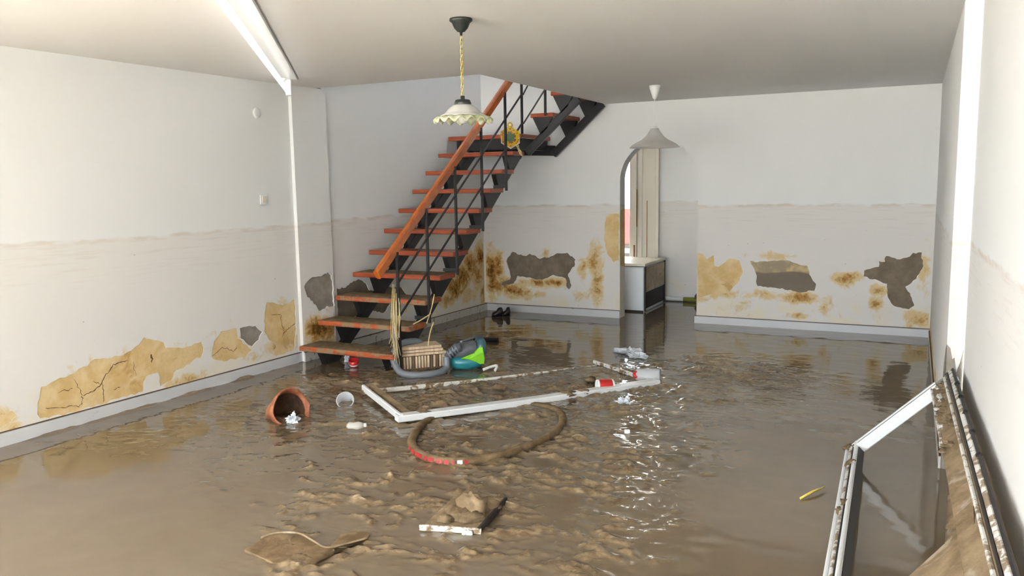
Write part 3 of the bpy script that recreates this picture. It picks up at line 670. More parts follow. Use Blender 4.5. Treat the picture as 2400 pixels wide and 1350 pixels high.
# ------------------------------------------------------------------ bead hexagon hung on the railing
M['bead_y'] = plain('yellow_beads', (240, 200, 30), .35, .08, 30); M['bead_r'] = plain('red_beads', (196, 58, 28), .35, .1, 30); M['bead_g'] = plain('green_grey_beads', (104, 140, 104), .35, .3, 40); M['bead_w'] = plain('white_beads', (236, 228, 220), .35, .05)
hc = onX(1196, 322, XP+.03); hx_ = thing('bead_hexagon', hc, 'yellow and red bead hexagon with green centre hanging on the stair railing', 'ornament')
e1, e2 = Vector((.72, .69, 0)).normalized(), Vector((-.05, .05, 1)).normalized(); nrm = e2.cross(e1).normalized()
if nrm.dot(-FWD) < 0: nrm = -nrm
parts = {k: MB() for k in ('bead_y', 'bead_r', 'bead_g', 'bead_w')}
N_ = 9; sp = .0128; r_ = random.Random(5)
for q in range(-N_, N_+1):
    for r in range(max(-N_, -q-N_), min(N_, -q+N_)+1):
        ring = max(abs(q), abs(r), abs(q+r)); u = sp*math.sqrt(3)/2*q; v = sp*(r+q/2)
        if ring == N_: m = 'bead_w' if v < 0 else 'bead_y'
        elif ring <= 4: m = 'bead_g'
        elif ring == 5: m = 'bead_r' if (q*r) % 3 else 'bead_y'
        elif ring >= 7 and abs(q-r) % 7 == 0: m = 'bead_r'
        else: m = 'bead_y'
        c = hc+e1*u+e2*v; rr = sp*.52; V = []
        ring8 = [(math.cos(t*math.pi/3), math.sin(t*math.pi/3)) for t in range(6)]
        V = [c+e1*(a*rr)+e2*(b*rr)-nrm*.004 for a, b in ring8]+[c+e1*(a*rr*.8)+e2*(b*rr*.8)+nrm*.005 for a, b in ring8]
        parts[m].add(V, [(i, (i+1) % 6, (i+1) % 6+6, i+6) for i in range(6)]+[tuple(range(6, 12)), tuple(range(5, -1, -1))])
for m, nm in (('bead_y', 'yellow_beads'), ('bead_r', 'red_beads'), ('bead_g', 'green_beads'), ('bead_w', 'white_edging')): parts[m].build(nm, m, hx_)['kind'] = 'stuff'
mb = MB(); mb.lathe([(.022, -.004), (.03, 0), (.022, .004), (.014, 0), (.022, -.004)], hc+e2*.13, nrm, 14); mb.build('hanging_loop', 'bead_y', hx_)
ts = thing('yarn_tassel', onX(1213, 345, XP+.03), 'tangled pale yarn tassel dangling below the bead hexagon', 'tassel')
p0 = onX(1209, 338, XP+.03); r_ = random.Random(8)
for j in range(14):
    pts = [p0+e1*(.02*j/14-.01)]; 
    for k in range(1, 6): pts.append(p0+e1*(.012*k+r_.uniform(-.016, .016))+e2*(-.024*k+.012*(k < 2)+r_.uniform(-.008, .008))+nrm*r_.uniform(0, .02))
    mb = MB(); mb.tube(pts, .0022, 5); mb.build('yarn', ('bead_w', 'bead_y', 'bead_g')[j % 3], ts)

# ------------------------------------------------------------------ ceiling lamps
M['iron'] = plain('black_ceiling_rose', (38, 42, 40), .4, .2, 20); M['brass'] = plain('brass_chain', (206, 178, 96), .3, .1, 20, metal=.8)
k = NT('milky_glass'); k.col(lin((238, 236, 228))).rough(.25); k.b.inputs['Subsurface Weight'].default_value = .0; k.b.inputs['Transmission Weight'].default_value = .25; M['milk'] = k.m
k = NT('green_tinted_rim'); v = k.world(); k.col(k.mix(k.step(k.noise(v, 45, 4), .4, .65), lin((232, 232, 206)), lin((196, 202, 146)))).rough(.25); k.b.inputs['Transmission Weight'].default_value = .3; M['rim'] = k.m
P0 = onZ(1080, 44, H); lp = thing('pendant_lamp', (P0.x, P0.y, H), 'ruffled glass pendant lamp on a brass chain with a black ceiling rose', 'lamp')
mb = MB(); mb.lathe([(0, 0), (.062, 0), (.063, -.012), (.05, -.022), (.038, -.05), (.022, -.068), (.008, -.072), (.006, -.09), (0, -.09)], (P0.x, P0.y, H), (0, 0, 1), 24); mb.build('ceiling_rose', 'iron', lp)
mb = MB(); z = H-.088; j = 0
while z > 2.075:
    ring = []
    for t in range(10):
        a = 2*math.pi*t/10; w = .0075*math.cos(a); ring.append(Vector((P0.x+(w if j % 2 else 0), P0.y+(0 if j % 2 else w), z-.013+.0155*math.sin(a))))
    mb.tube(ring, .0022, 5, closed=True); z -= .0235; j += 1
mb.build('chain', 'brass', lp)
mb = MB(); mb.lathe([(0, .03), (.012, .03), (.012, .012), (.04, .008), (.048, -.01), (.046, -.022), (0, -.022)], (P0.x, P0.y, 2.058), (0, 0, 1), 20); mb.build('cap', 'iron', lp)
sh = [(.04, 0), (.055, -.008), (.075, -.022), (.095, -.044), (.112, -.058), (.128, -.066)]
rf = lambda r, h, t, i: (r*(1+.012*math.sin(8*t)*max(0, i-1)), h)
mb = MB(); mb.lathe(sh, (P0.x, P0.y, 2.04), (0, 0, 1), 48, rf); sd = mb.build('glass_shade', 'milk', lp); sd.modifiers.new('thickness', 'SOLIDIFY').thickness = .004
rm = [(.126, -.065), (.139, -.071), (.152, -.080), (.160, -.092)]
rf2 = lambda r, h, t, i: (r*(1+.03*i/3*math.sin(16*t)), h+.012*i/3*math.sin(16*t+1.2))
mb = MB(); mb.lathe(rm, (P0.x, P0.y, 2.04), (0, 0, 1), 96, rf2); sd = mb.build('ruffled_rim', 'rim', lp); sd.modifiers.new('thickness', 'SOLIDIFY').thickness = .004
mb = MB(); mb.lathe([(0, 0), (.014, 0), (.014, -.03), (.024, -.05), (.03, -.07), (.022, -.09), (0, -.098)], (P0.x, P0.y, 2.035), (0, 0, 1), 16); mb.build('bulb', 'milk', lp)

k = NT('frosted_white_plastic'); k.col(lin((240, 236, 233))).rough(.4); tr = k.n('ShaderNodeBsdfTranslucent'); tr.inputs[0].default_value = (.9, .88, .86, 1); tp = k.n('ShaderNodeBsdfTransparent'); mx = k.n('ShaderNodeMixShader'); mx.inputs[0].default_value = .55
k.l(k.b.outputs[0], mx.inputs[1]); k.l(tr.outputs[0], mx.inputs[2]); mx2 = k.n('ShaderNodeMixShader'); mx2.inputs[0].default_value = .66; k.l(mx.outputs[0], mx2.inputs[1]); k.l(tp.outputs[0], mx2.inputs[2]); k.l(mx2.outputs[0], k.out.inputs[0]); M['frost'] = k.m
P0 = onZ(1535, 200, H); lp = thing('pendant_lamp', (P0.x, P0.y, H), 'white bell-shaped pendant lamp hanging in front of the arch', 'lamp')
mb = MB(); mb.lathe([(0, 0), (.052, 0), (.054, -.01), (.046, -.04), (.03, -.085), (.02, -.12), (.008, -.13), (0, -.13)], (P0.x, P0.y, H), (0, 0, 1), 24); mb.build('ceiling_cup', 'wclean', lp)
mb = MB(); mb.tube([(P0.x, P0.y, H-.12), (P0.x+.001, P0.y, 2.3), (P0.x, P0.y, 2.1)], .0035, 6); mb.build('cord', 'wclean', lp)
mb = MB(); mb.lathe([(0, .03), (.02, .025), (.03, .005), (.036, -.02), (0, -.02)], (P0.x, P0.y, 2.10), (0, 0, 1), 20); mb.build('lamp_holder', 'wclean', lp)
mb = MB(); mb.lathe([(.034, 0), (.045, -.02), (.062, -.045), (.085, -.075), (.12, -.105), (.165, -.128), (.205, -.15), (.236, -.178)], (P0.x, P0.y, 2.10), (0, 0, 1), 40, lambda r, h, t, i: (r*(1+.006*i/7*math.sin(20*t)), h)); sd = mb.build('shade', 'frost', lp); sd.modifiers.new('thickness', 'SOLIDIFY').thickness = .003

# fluorescent batten
A_ = onZ(545, 0, 2.455); B_ = onZ(676, 196, 2.455); d_ = (B_-A_).normalized(); A_ = A_-d_*.75
fl = thing('fluorescent_light', ((A_+B_)/2+Vector((0, 0, 0))), 'long white fluorescent tube light fixed across the ceiling', 'lamp'); sd_ = d_.cross(Vector((0, 0, 1)))
mb = MB(); mb.bar(A_+Vector((0, 0, .036)), B_+Vector((0, 0, .036)), .155, .016, (0, 0, 1), .006); mb.build('batten', 'wclean', fl)
k = NT('lit_tube'); k.col((.9, .9, .9)).rough(.2); k.b.inputs['Emission Color'].default_value = (1, .99, .96, 1); k.b.inputs['Emission Strength'].default_value = .8; M['tube'] = k.m
tz = Vector((0, 0, -.075)); mb = MB(); mb.tube([A_+d_*.05+tz, B_-d_*.05+tz], .019, 12); mb.build('tube', 'tube', fl)
for p in (A_+d_*.03, B_-d_*.03):
    mb = MB(); mb.box(p+Vector((0, 0, -.035)), (.05, .05, .13), Matrix.Rotation(math.atan2(d_.y, d_.x), 3, 'Z')); mb.build('lamp_holder', 'wclean', fl, .005)
mb = MB(); mb.lathe([(0, 0), (.011, 0), (.013, .03), (0, .032)], B_-d_*.62+tz*.55, sd_, 10); mb.build('starter', 'wclean', fl)

# wall fittings
p = onL(602, 265, OFF_A); wj = thing('junction_cover', p, 'small round white junction cover high on the left wall', 'cover plate')
mb = MB(); mb.lathe([(0, .012), (.03, .011), (.042, .007), (.046, 0)], p, (1, -TL, 0), 24); mb.build('cover', 'wclean', wj)
mb = MB(); mb.lathe([(0, .0145), (.004, .014), (.005, .011)], p, (1, -TL, 0), 10); mb.build('screw', 'wclean', wj)
p = onL(617, 468, OFF_A); wj = thing('light_switch', p, 'square white switch plate halfway up the left wall', 'switch')
mb = MB(); mb.box(p+Vector((.005, 0, 0)), (.01, .085, .085)); mb.build('plate', 'wclean', wj, .003)
mb = MB(); mb.box(p+Vector((.012, 0, 0)), (.008, .05, .055), Matrix.Rotation(.08, 3, 'Y')); mb.build('rocker', 'casing', wj, .002)
# ------------------------------------------------------------------ kitchen things
ap = thing('kitchen_appliance', (-3.22, 9.95, 0), 'waist-low white metal appliance standing in the arch with a stained open side', 'appliance')
M['enamel'] = plain('white_enamel', (232, 235, 238), .3, .02, 4); M['stained'] = bare('stained_board', (196, 180, 150), (222, 210, 186), 5, .2, (150, 112, 70)); M['dark'] = plain('dark_gap', (30, 24, 22), .6, .2)
x0, x1_, y0, y1, zt = -3.55, -2.945, 9.55, 10.42, .60
mb = MB(); mb.box(((x0+x1_)/2, (y0+y1)/2, .28), (x1_-x0, y1-y0, .56)); mb.build('body', 'enamel', ap, .006)
mb = MB(); mb.box(((x0+x1_)/2, y0-.008, .285), (x1_-x0-.012, .016, .53)); mb.build('front_panel', 'enamel', ap, .005)
mb = MB(); mb.box(((x0+x1_)/2, (y0+y1)/2, zt-.015), (x1_-x0+.03, y1-y0+.03, .035)); mb.build('top', plain('stained_top', (222, 214, 196), .4, .06, 6, mud=.2), ap, .006)
mb = MB(); mb.box((x1_+.006, (y0+y1)/2, .40), (.012, y1-y0-.04, .30)); mb.build('side_panel', 'stained', ap, .003)
mb = MB(); mb.box((x1_+.004, (y0+y1)/2, .14), (.008, y1-y0-.04, .20)); mb.build('side_opening', 'dark', ap)
for yc in (y0+.008, y1-.008):
    mb = MB(); mb.box((x1_+.008, yc, .29), (.02, .018, .56)); mb.build('corner_post', 'dark', ap)
mb = MB(); mb.box(((x0+x1_)/2, y0-.002, .008), (x1_-x0-.02, .01, .03)); mb.build('kickplate', 'dark', ap)
pp = thing('waste_pipe', (-2.6, YK-.05, .03), 'white pipe with green algae lying at the foot of the kitchen wall', 'pipe')
M['algae'] = plain('algae_green', (128, 132, 52), .5, .25, 30)
for xa, xb, m in ((-3.06, -2.72, 'wclean'), (-2.72, -2.50, 'algae'), (-2.50, -2.3, 'wclean')):
    mb = MB(); mb.tube([(xa, YK-.05, .035), (xb, YK-.05, .035)], .028 if m == 'wclean' else .0285, 12); mb.build('pipe_section', m, pp)
mb = MB(); mb.blob((-2.50, YK-.06, .09), (.06, .04, .05), 3, .4); mb.build('silt_clump', 'mudtop', pp)
rd = thing('red_panel', (-4.3, 13.0, 0), 'bright red board standing outside beyond the kitchen doorway', 'board')  # unclear red object outdoors, modelled as a railed panel
M['red'] = plain('red_paint', (158, 18, 20), .35, .05); M['redp'] = plain('red_plastic', (188, 36, 36), .3, .08, 12, mud=.1)
for za, zb, m, nm in ((-.1, .42, 'dark', 'base'), (.42, .50, 'wclean', 'white_rail'), (.50, .57, 'dark', 'black_rail'), (.57, 1.16, 'red', 'red_board')):
    mb = MB(); mb.box((-4.3, 13.0, (za+zb)/2), (1.4, .08 if nm != 'white_rail' else .12, zb-za-.002)); mb.build(nm, m, rd, .004)

# ------------------------------------------------------------------ things in the mud
RH = Vector((RIGHT.x, RIGHT.y, 0)).normalized(); FH = Vector((FWD.x, FWD.y, 0)).normalized(); ZU = Vector((0, 0, 1))
def loc(px, py, z=0.0): return onZ(px, py, z)
def atd(px, py, dep): return O+ray(px, py)*dep
def depth(p): return (p-O).dot(FWD)
def smooth(pts, n=6, closed=False):
    pts = [Vector(p) for p in pts]; m = len(pts); out = []
    for i in range(m if closed else m-1):
        g = lambda j: pts[j % m] if closed else pts[min(max(j, 0), m-1)]
        a, b, c, d = g(i-1), g(i), g(i+1), g(i+2)
        for k in range(n):
            t = k/n; out.append(.5*((2*b)+(c-a)*t+(2*a-5*b+4*c-d)*t*t+(3*b-a-3*c+d)*t**3))
    if not closed: out.append(pts[-1])
    return out
# white door leaf lying in the mud
dl_ = Vector((.590, .807, 0)); dw = Vector((-.807, .590, 0)); FL = loc(930, 985, .03); FL.z = 0
dr = thing('fallen_door', FL+dl_*1.1+dw*.41, 'white-framed door leaf lying flat and half sunk in the mud', 'door')
zA = lambda s: .045-.030*s-.010*math.sin(s*math.pi*1.0)
def dp(s, w, dz=0.0): p = FL+dl_*(2.18*s)+dw*(.84*w); p.z = zA(s)+.018*w*(1-s)+dz; return p
def dbar(name, pts, wid, hh, m):
    mb = MB()
    for a, b in zip(pts, pts[1:]): mb.bar(a, b, wid, hh, (0, 0, 1), .006)
    return mb.build(name, m, dr)
dbar('long_rail', [dp(t, .0) for t in np.linspace(0, 1, 9)], .085, .045, 'wpaint')
dbar('long_rail', [dp(t, .96, -.031+.010*(1-t)) for t in np.linspace(0, 1, 9)], .03, .035, 'wpaint2')
dbar('end_rail', [dp(.012, t, .004) for t in (-.03, .5, 1.0)], .026, .05, 'wpaint')
dbar('end_rail', [dp(.045, t, -.006) for t in (-.02, .5, 1.0)], .05, .05, 'mudfilm')
dbar('end_rail', [dp(.985, t, .004) for t in (0, .5, 1.02)], .03, .03, 'wpaint2')
mb = MB(); mb.add([dp(.02, .03, -.047), dp(.98, .03, -.04), dp(.98, .95, -.045), dp(.02, .95, -.06)], [(0, 1, 2, 3)]); mb.v += [v_-ZU*.02 for v_ in mb.v]; mb.f += [(7, 6, 5, 4), (0, 4, 5, 1), (1, 5, 6, 2), (2, 6, 7, 3), (3, 7, 4, 0)]; mb.sm += [False]*5
mb.build('panel', 'mudfilm', dr)
for i, (s, w, r) in enumerate(((.09, .0, .045), (.62, 0, .06), (.68, .0, .05), (.45, .5, .05), (.8, .35, .05))):
    mb = MB(); mb.blob(dp(s, w, .012), (r, r*.8, .022), i, .4, 8, 12); mb.build('silt_clump', 'mudtop', dr)

# terracotta pot
k = NT('terracotta'); v = k.world(); k.col(k.mix(k.step(k.noise(v, 16, 5, .6), .4, .66), lin((150, 84, 54)), lin((182, 118, 84)))).rough(.6); k.bump(k.noise(v, 40, 4), .3, .004); M['terra'] = k.m
pc = loc(672, 978, 0)+ZU*.045; ax_ = (RH*.66-FH*.64+ZU*.38).normalized()
pot = thing('terracotta_pot', Vector((pc.x, pc.y, 0)), 'broken terracotta flowerpot tipped on its side in the mud', 'flowerpot')
mb = MB(); mb.lathe([(0, -.13), (.085, -.13), (.098, -.12), (.128, .02), (.132, .05), (.142, .052), (.146, .10), (.140, .106), (.132, .10), (.126, .05), (.118, .02), (.088, -.112), (0, -.115)], pc, ax_, 36, lambda r, h, t, i: (r, h-(.035*max(0, math.sin(2.2*t+.6)) if 4 <= i <= 9 else 0))); mb.build('pot', 'terra', pot)
M['soil_shade'] = bare('dark_soil_shade', (52, 40, 32), (84, 60, 46), 12, .5)
mb = MB(); mb.lathe([(0, -.108), (.084, -.106), (.114, .02), (.120, .035)], pc, ax_, 36); mb.build('shade_lining', 'soil_shade', pot)  # dark lining puts the shade of the pot's hollow into the colour
mb = MB(); mb.blob(pc-ZU*.06, (.10, .10, .03), 2, .3); mb.build('soil', 'soil_shade', pot)
M['film'] = glassy('crumpled_clear_plastic', (236, 240, 244), .12, .25); M['cloudy'] = glassy('cloudy_plastic', (206, 202, 192), .25, .3); M['clear'] = glassy('clear_plastic', (240, 242, 242), .08, .45)
def crumple(name, c, rad, seed, label, cat, m='film', amp=.5):
    mb = MB(); mb.blob(c, rad, seed, amp, 14, 20, freq=4.1); o = mb.build(name, m); o.data.polygons.foreach_set('use_smooth', [False]*len(o.data.polygons)); one(o, (c[0], c[1], 0), label, cat); return o
c_ = loc(688, 990)+ZU*.02; crumple('plastic_wrap', c_, (.036, .032, .034), 4, 'crumpled clear plastic ball in the mouth of the flowerpot', 'plastic')
# clear cups
def cup(name, c, axis, prof, m, label, cat, rim=None):
    t = thing(name, Vector((c.x, c.y, 0)), label, cat)
    mb = MB(); mb.lathe(prof, c, axis, 28); o = mb.build('wall', m, t); 
    if rim:
        mb = MB(); mb.lathe([(rim[0]-.003, rim[1]-.003), (rim[0]+.003, rim[1]-.003), (rim[0]+.004, rim[1]), (rim[0]+.003, rim[1]+.003), (rim[0]-.003, rim[1]+.003), (rim[0]-.003, rim[1]-.003)], c, axis, 28); mb.build('rim', m, t)
    return t
cup('drinking_cup', loc(810, 948)+ZU*.02, -FH*.75+ZU*.55+RH*.1, [(0, -.09), (.045, -.09), (.05, -.085), (.062, .035), (.059, .035), (.047, -.08), (0, -.083)], 'clear', 'clear plastic cup standing in the mud right of the flowerpot', 'cup', (.062, .035))
bt = thing('crushed_bottle', loc(838, 1008), 'small crushed clear plastic bottle below the clear cup', 'bottle'); c_ = loc(836, 1004)+ZU*.012
mb = MB(); mb.tube([c_-RH*.065, c_-RH*.05, c_-RH*.02, c_+RH*.01, c_+RH*.035+ZU*.006, c_+RH*.05+ZU*.008], [.018, .032, .028, .034, .024, .013], 14); mb.build('bottle_body', 'cloudy', bt)
mb = MB(); mb.tube([c_+RH*.05+ZU*.008, c_+RH*.068+ZU*.012], .014, 12); mb.build('cap', 'wpaint2', bt)
c_ = loc(1522, 892)+ZU*.035
cup('storage_jar', c_, RH*.95-FH*.25+ZU*.05, [(0, -.11), (.05, -.11), (.062, -.10), (.066, .05), (.06, .07), (.06, .085), (.057, .085), (.058, -.095), (0, -.10)], 'clear', 'clear plastic jar lying at the far right corner of the door leaf', 'jar', (.062, .085))
rc = thing('red_can', loc(1418, 916), 'red drink can with pale rims by the right end of the door leaf', 'can'); c_ = loc(1418, 913)+ZU*.032; ax2 = RH*.96+FH*.2-ZU*.05
mb = MB(); mb.lathe([(.047, -.052), (.049, -.040), (.049, .040), (.047, .052)], c_, ax2, 24); mb.build('can_body', 'redp', rc)
for s in (-1, 1):
    mb = MB(); mb.lathe([(0, .050*s), (.042, .050*s), (.0475, .052*s), (.0485, .066*s), (.043, .068*s), (.037, .058*s), (0, .058*s)], c_, ax2, 24); mb.build('rim', 'wclean', rc)
rh = MB(); c_ = loc(1492, 893)+ZU*.05; rh.lathe([(0, -.03), (.012, -.028), (.03, -.01), (.034, .004), (.03, .016), (.018, .022), (0, .016)], c_, -FH*.8+ZU*.5, 18); one(rh.build('red_plastic_bit', 'redp'), loc(1492, 893), 'small round red plastic piece resting beside the clear jar', 'ball')  # unclear red plastic item, modelled in a cap-like shape
rh = MB(); c_ = loc(1130, 952)+ZU*.004; rh.blob(c_, (.035, .018, .010), 3, .25, 8, 12, Matrix.Rotation(.5, 3, 'Z')); one(rh.build('red_scrap', 'redp'), c_, 'flat red scrap just in front of the door leaf', 'scrap')
rcup = thing('red_cup', loc(830, 858), 'red cup with a white stripe floating under the lowest stair tread', 'cup'); c_ = loc(830, 860)+ZU*.02
mb = MB(); mb.lathe([(0, -.03), (.035, -.03), (.046, .05), (.043, .05), (.033, -.025), (0, -.026)], c_, (.15, -.25, 1), 24); mb.build('wall', 'redp', rcup)
mb = MB(); mb.lathe([(.0395, .0), (.0415, .012)], c_, (.15, -.25, 1), 24); mb.build('stripe', 'wclean', rcup)
c_ = loc(813, 848)+ZU*.03; crumple('plastic_scrap', c_, (.02, .02, .03), 9, 'torn clear plastic scrap beside the floating red cup', 'plastic')

M['redm'] = plain('faded_red_print', (160, 30, 34), .5, .2, 30, mud=.45)
# muddy hoop
hp_px = [(965, 1040), (978, 1006), (1012, 978), (1075, 955), (1150, 944), (1230, 941), (1290, 949), (1318, 969), (1310, 1000), (1268, 1030), (1200, 1058), (1120, 1078), (1050, 1082), (992, 1068)]
hpp = [loc(x, y, .02) for x, y in hp_px]; far = max(p.y for p in hpp); near = min(p.y for p in hpp)
for p in hpp: p.z = .020-.024*(p.y-near)/(far-near)
ring = smooth(hpp, 6, True); hc_ = sum(ring, Vector())/len(ring)
hoop = thing('hoop', Vector((hc_.x, hc_.y, 0)), 'large mud-coated hoop with red markings lying in front of the door leaf', 'hoop')
M['hoopm'] = bare('mud_coated_rubber', (100, 82, 60), (130, 110, 84), 12, .5)
def band(pts, closed, w, h, name, m, dz=0.0, grow=0.0):
    V = []; n = len(pts)
    for i, p in enumerate(pts):
        d = (pts[(i+1) % n]-pts[i-1]) if closed else (pts[min(i+1, n-1)]-pts[max(i-1, 0)]); d.z = 0; d.normalize(); x = d.cross(ZU)
        for a, b in ((-.5, -.4), (.5, -.4), (.62, .1), (.45, .42), (0, .5), (-.45, .42), (-.62, .1)): V.append(p+x*(a*(w+grow))+ZU*(b*(h+grow)+dz))
    q = 7; mb = MB(); mm = n if closed else n-1
    mb.add(V, [(i*q+k, i*q+(k+1) % q, ((i+1) % n)*q+(k+1) % q, ((i+1) % n)*q+k) for i in range(mm) for k in range(q)], True); return mb.build(name, m, hoop)
band(ring, True, .044, .05, 'hoop_band', 'hoopm')
n_ = len(ring); i0 = min(range(n_), key=lambda i: (ring[i]-loc(1092, 1080, .02)).length); i1 = min(range(n_), key=lambda i: (ring[i]-loc(966, 1046, .02)).length)
seq = [ring[(i0+j) % n_] for j in range((i1-i0) % n_+1)]
fine = smooth(seq, 4)
r_ = random.Random(3); j = 0
while j < len(fine)-4:
    L_ = r_.choice((2, 3, 4, 5)); seg = fine[j:j+L_+1]
    if len(seg) > 2:
        V = []
        for i, p in enumerate(seg):
            d = (seg[min(i+1, len(seg)-1)]-seg[max(i-1, 0)]); d.z = 0; d.normalize(); x = d.cross(ZU); x = x if x.dot(p-hc_) > 0 else -x
            V += [p+x*.030+ZU*(.006-.012), p+x*.0245+ZU*.0185]
        mb = MB(); mb.add(V, [(2*i, 2*i+1, 2*i+3, 2*i+2) for i in range(len(seg)-1)]); mb.build('marking', 'redm' if r_.random() < .8 else 'wpaint2', hoop)
    j += L_+r_.choice((0, 1, 1, 2))

# wooden crate
cr0, cr1 = loc(938, 872), loc(1043, 862); du = (cr1-cr0); wc = du.length; du.normalize(); dv = Vector((-du.y, du.x, 0))
M['cratew'] = wood('crate_wood', (192, 164, 132), (222, 198, 168), .6, (14, 14, 2), mud=.15); M['crated'] = wood('crate_wood_dark', (96, 76, 60), (128, 106, 84), .6, (14, 14, 2))
cr = thing('slatted_crate', cr0+du*wc/2+dv*.11, 'small slatted wooden crate with planks on top, beside the vacuum cleaner', 'crate')
nS = 15
for i in range(nS):
    mb = MB(); c_ = cr0+du*(wc*(i+.5)/nS)+dv*.006; hh_ = .125; mb.box(c_+ZU*(hh_/2-.03), (wc/nS*.72, .012, hh_+.06), Matrix.Rotation(math.atan2(du.y, du.x), 3, 'Z')); mb.build('slat', 'crated' if i in (4, 10, 12) else 'cratew', cr, .001)
RZ = Matrix.Rotation(math.atan2(du.y, du.x), 3, 'Z')
mb = MB(); mb.box(cr0+du*wc/2+dv*.12+ZU*.045, (wc-.01, .2, .15), RZ); mb.build('gap_shade', 'crated', cr)  # dark block inside stands in for shade between the slats
for s in (-.006, wc+.006):
    mb = MB(); mb.box(cr0+du*s+dv*.11+ZU*.05, (.012, .23, .17), RZ); mb.build('side_board', 'cratew', cr, .002)
for zz_, l_, s_, m in ((.140, wc+.03, 0, 'cratew'), (.168, wc*.90, .01, 'cratew'), (.196, wc*.88, .0, 'cratew')):
    mb = MB(); mb.box(cr0+du*(wc/2+s_)+dv*.11+ZU*zz_, (l_, .21, .024), RZ); mb.build('plank', m, cr, .003)
mb = MB(); mb.box(cr0+du*wc/2-dv*.006+ZU*.012, (wc+.02, .012, .016), RZ); mb.build('cross_rail', 'crated', cr, .002)

# vacuum cleaner
M['teal'] = plain('teal_plastic', (40, 128, 136), .28, .06, 8, mud=.12); M['lime'] = plain('lime_plastic', (128, 200, 40), .3, .05, 8); M['vgrey'] = plain('dark_grey_plastic', (92, 94, 100), .3, .1, 8, mud=.15); M['hoseg'] = plain('grey_hose_plastic', (120, 126, 134), .4, .08, 10, mud=.12); M['smoke'] = plain('smoked_teal_plastic', (62, 96, 104), .15, .08, 8)
vc = loc(1098, 868); va_ = (RH*.97+FH*.22).normalized(); vb_ = Vector((-va_.y, va_.x, 0)); vu = (ZU+va_*.0).normalized()
vt = thing('vacuum_cleaner', vc, 'teal and lime green vacuum cleaner tipped over beside the slatted crate', 'vacuum cleaner')
def vp(a, b, z): return vc+va_*a+vb_*b+ZU*z
def sect(a, cz, w, h, n=20, p=2.6):
    out = []
    for k in range(n):
        t = 2*math.pi*k/n; c, s = math.cos(t), math.sin(t); out.append(vp(a, .10+math.copysign(abs(c)**(2/p), c)*w, cz+math.copysign(abs(s)**(2/p), s)*h))
    return out
mb = MB(); mb.loft([sect(-.155, .075, .03, .015), sect(-.145, .07, .07, .045), (sect(-.10, .062, .105, .062)), sect(0, .06, .12, .07), sect(.08, .075, .12, .075), sect(.13, .10, .11, .085), sect(.15, .115, .08, .07)]); mb.build('lower_shell', 'teal', vt)
mb = MB(); mb.loft([sect(-.14, .14, .05, .03), sect(-.12, .15, .085, .05), sect(-.02, .165, .098, .062), sect(.07, .18, .098, .062), sect(.09, .18, .085, .05)]); mb.build('dust_canister', 'vgrey', vt)
mb = MB(); mb.loft([sect(.085, .17, .09, .06), sect(.10, .18, .108, .082), sect(.15, .185, .108, .085), sect(.168, .18, .08, .06)]); mb.build('rear_housing', 'smoke', vt)
g = [(-.07, .11), (-.02, .128), (.05, .150), (.095, .20), (.125, .205), (.132, .16), (.142, .10), (.135, .055), (.10, .05), (.06, .075), (.0, .10)]
mb = MB(); mb.prism([vp(a, -.022-.006*(a > .1), z) for a, z in g], vb_*.03); mb.build('accent_panel', 'lime', vt, .004)
mb = MB(); mb.tube([vp(-.06, .0, .21), vp(-.10, .01, .20), vp(-.15, .01, .165), vp(-.19, .0, .13)], [.04, .042, .034, .028], 14); mb.build('hose_connector', 'vgrey', vt)
for q in range(4):
    mb = MB(); mb.lathe([(.036, -.006), (.042, -.006), (.042, .006), (.036, .006)], vp(-.10-.022*q, .008, .198-.016*q), va_*.9+ZU*.55, 14); mb.build('connector_rib', 'hoseg', vt)
dc = depth(cr0)-.05
hpx = [(1058, 852, .0), (1046, 862, -.02), (1030, 873, -.09), (1005, 886, -.15), (970, 889, -.17), (938, 872, -.12), (922, 842, -.02), (928, 818, .06), (945, 804, .12), (970, 800, .2), (985, 803, .27)]
hp3 = [atd(x, y, dc+.02+dd) for x, y, dd in hpx]; hp3[0] = vp(-.19, .0, .13)
for p in hp3: p.z = max(p.z, .018)
path = smooth(hp3, 14); mb = MB(); mb.tube(path, [.029*(1+.06*(i % 2)) for i in range(len(path))], 12); mb.build('hose', 'hoseg', vt)
wh = [loc(1133, 866, .02), loc(1150, 860, .03), loc(1163, 857, .035), loc(1164, 862, .03), loc(1160, 868, .015)]
wk = MB(); wk.tube(smooth(wh, 6), .012, 10); one(wk.build('white_hook', 'wclean'), wh[0]*1.0-ZU*wh[0].z, 'white plastic hook poking out behind the vacuum cleaner', 'hook')
# floor brush with wand
fb = thing('floor_brush', loc(1140, 803), 'black vacuum floor brush with a thin grey wand on the wet floor', 'brush'); c_ = loc(1140, 800)+ZU*.02
mb = MB(); mb.box(c_, (.26, .08, .035), Matrix.Rotation(math.atan2(RH.y, RH.x)-.1, 3, 'Z')); mb.build('brush_head', 'dark', fb, .012)
mb = MB(); mb.tube([c_-RH*.05+ZU*.03, c_-RH*.10+ZU*.04-FH*.05, vp(-.03, .18, .22)], [.018, .012, .011], 10); mb.build('wand', 'hoseg', fb)
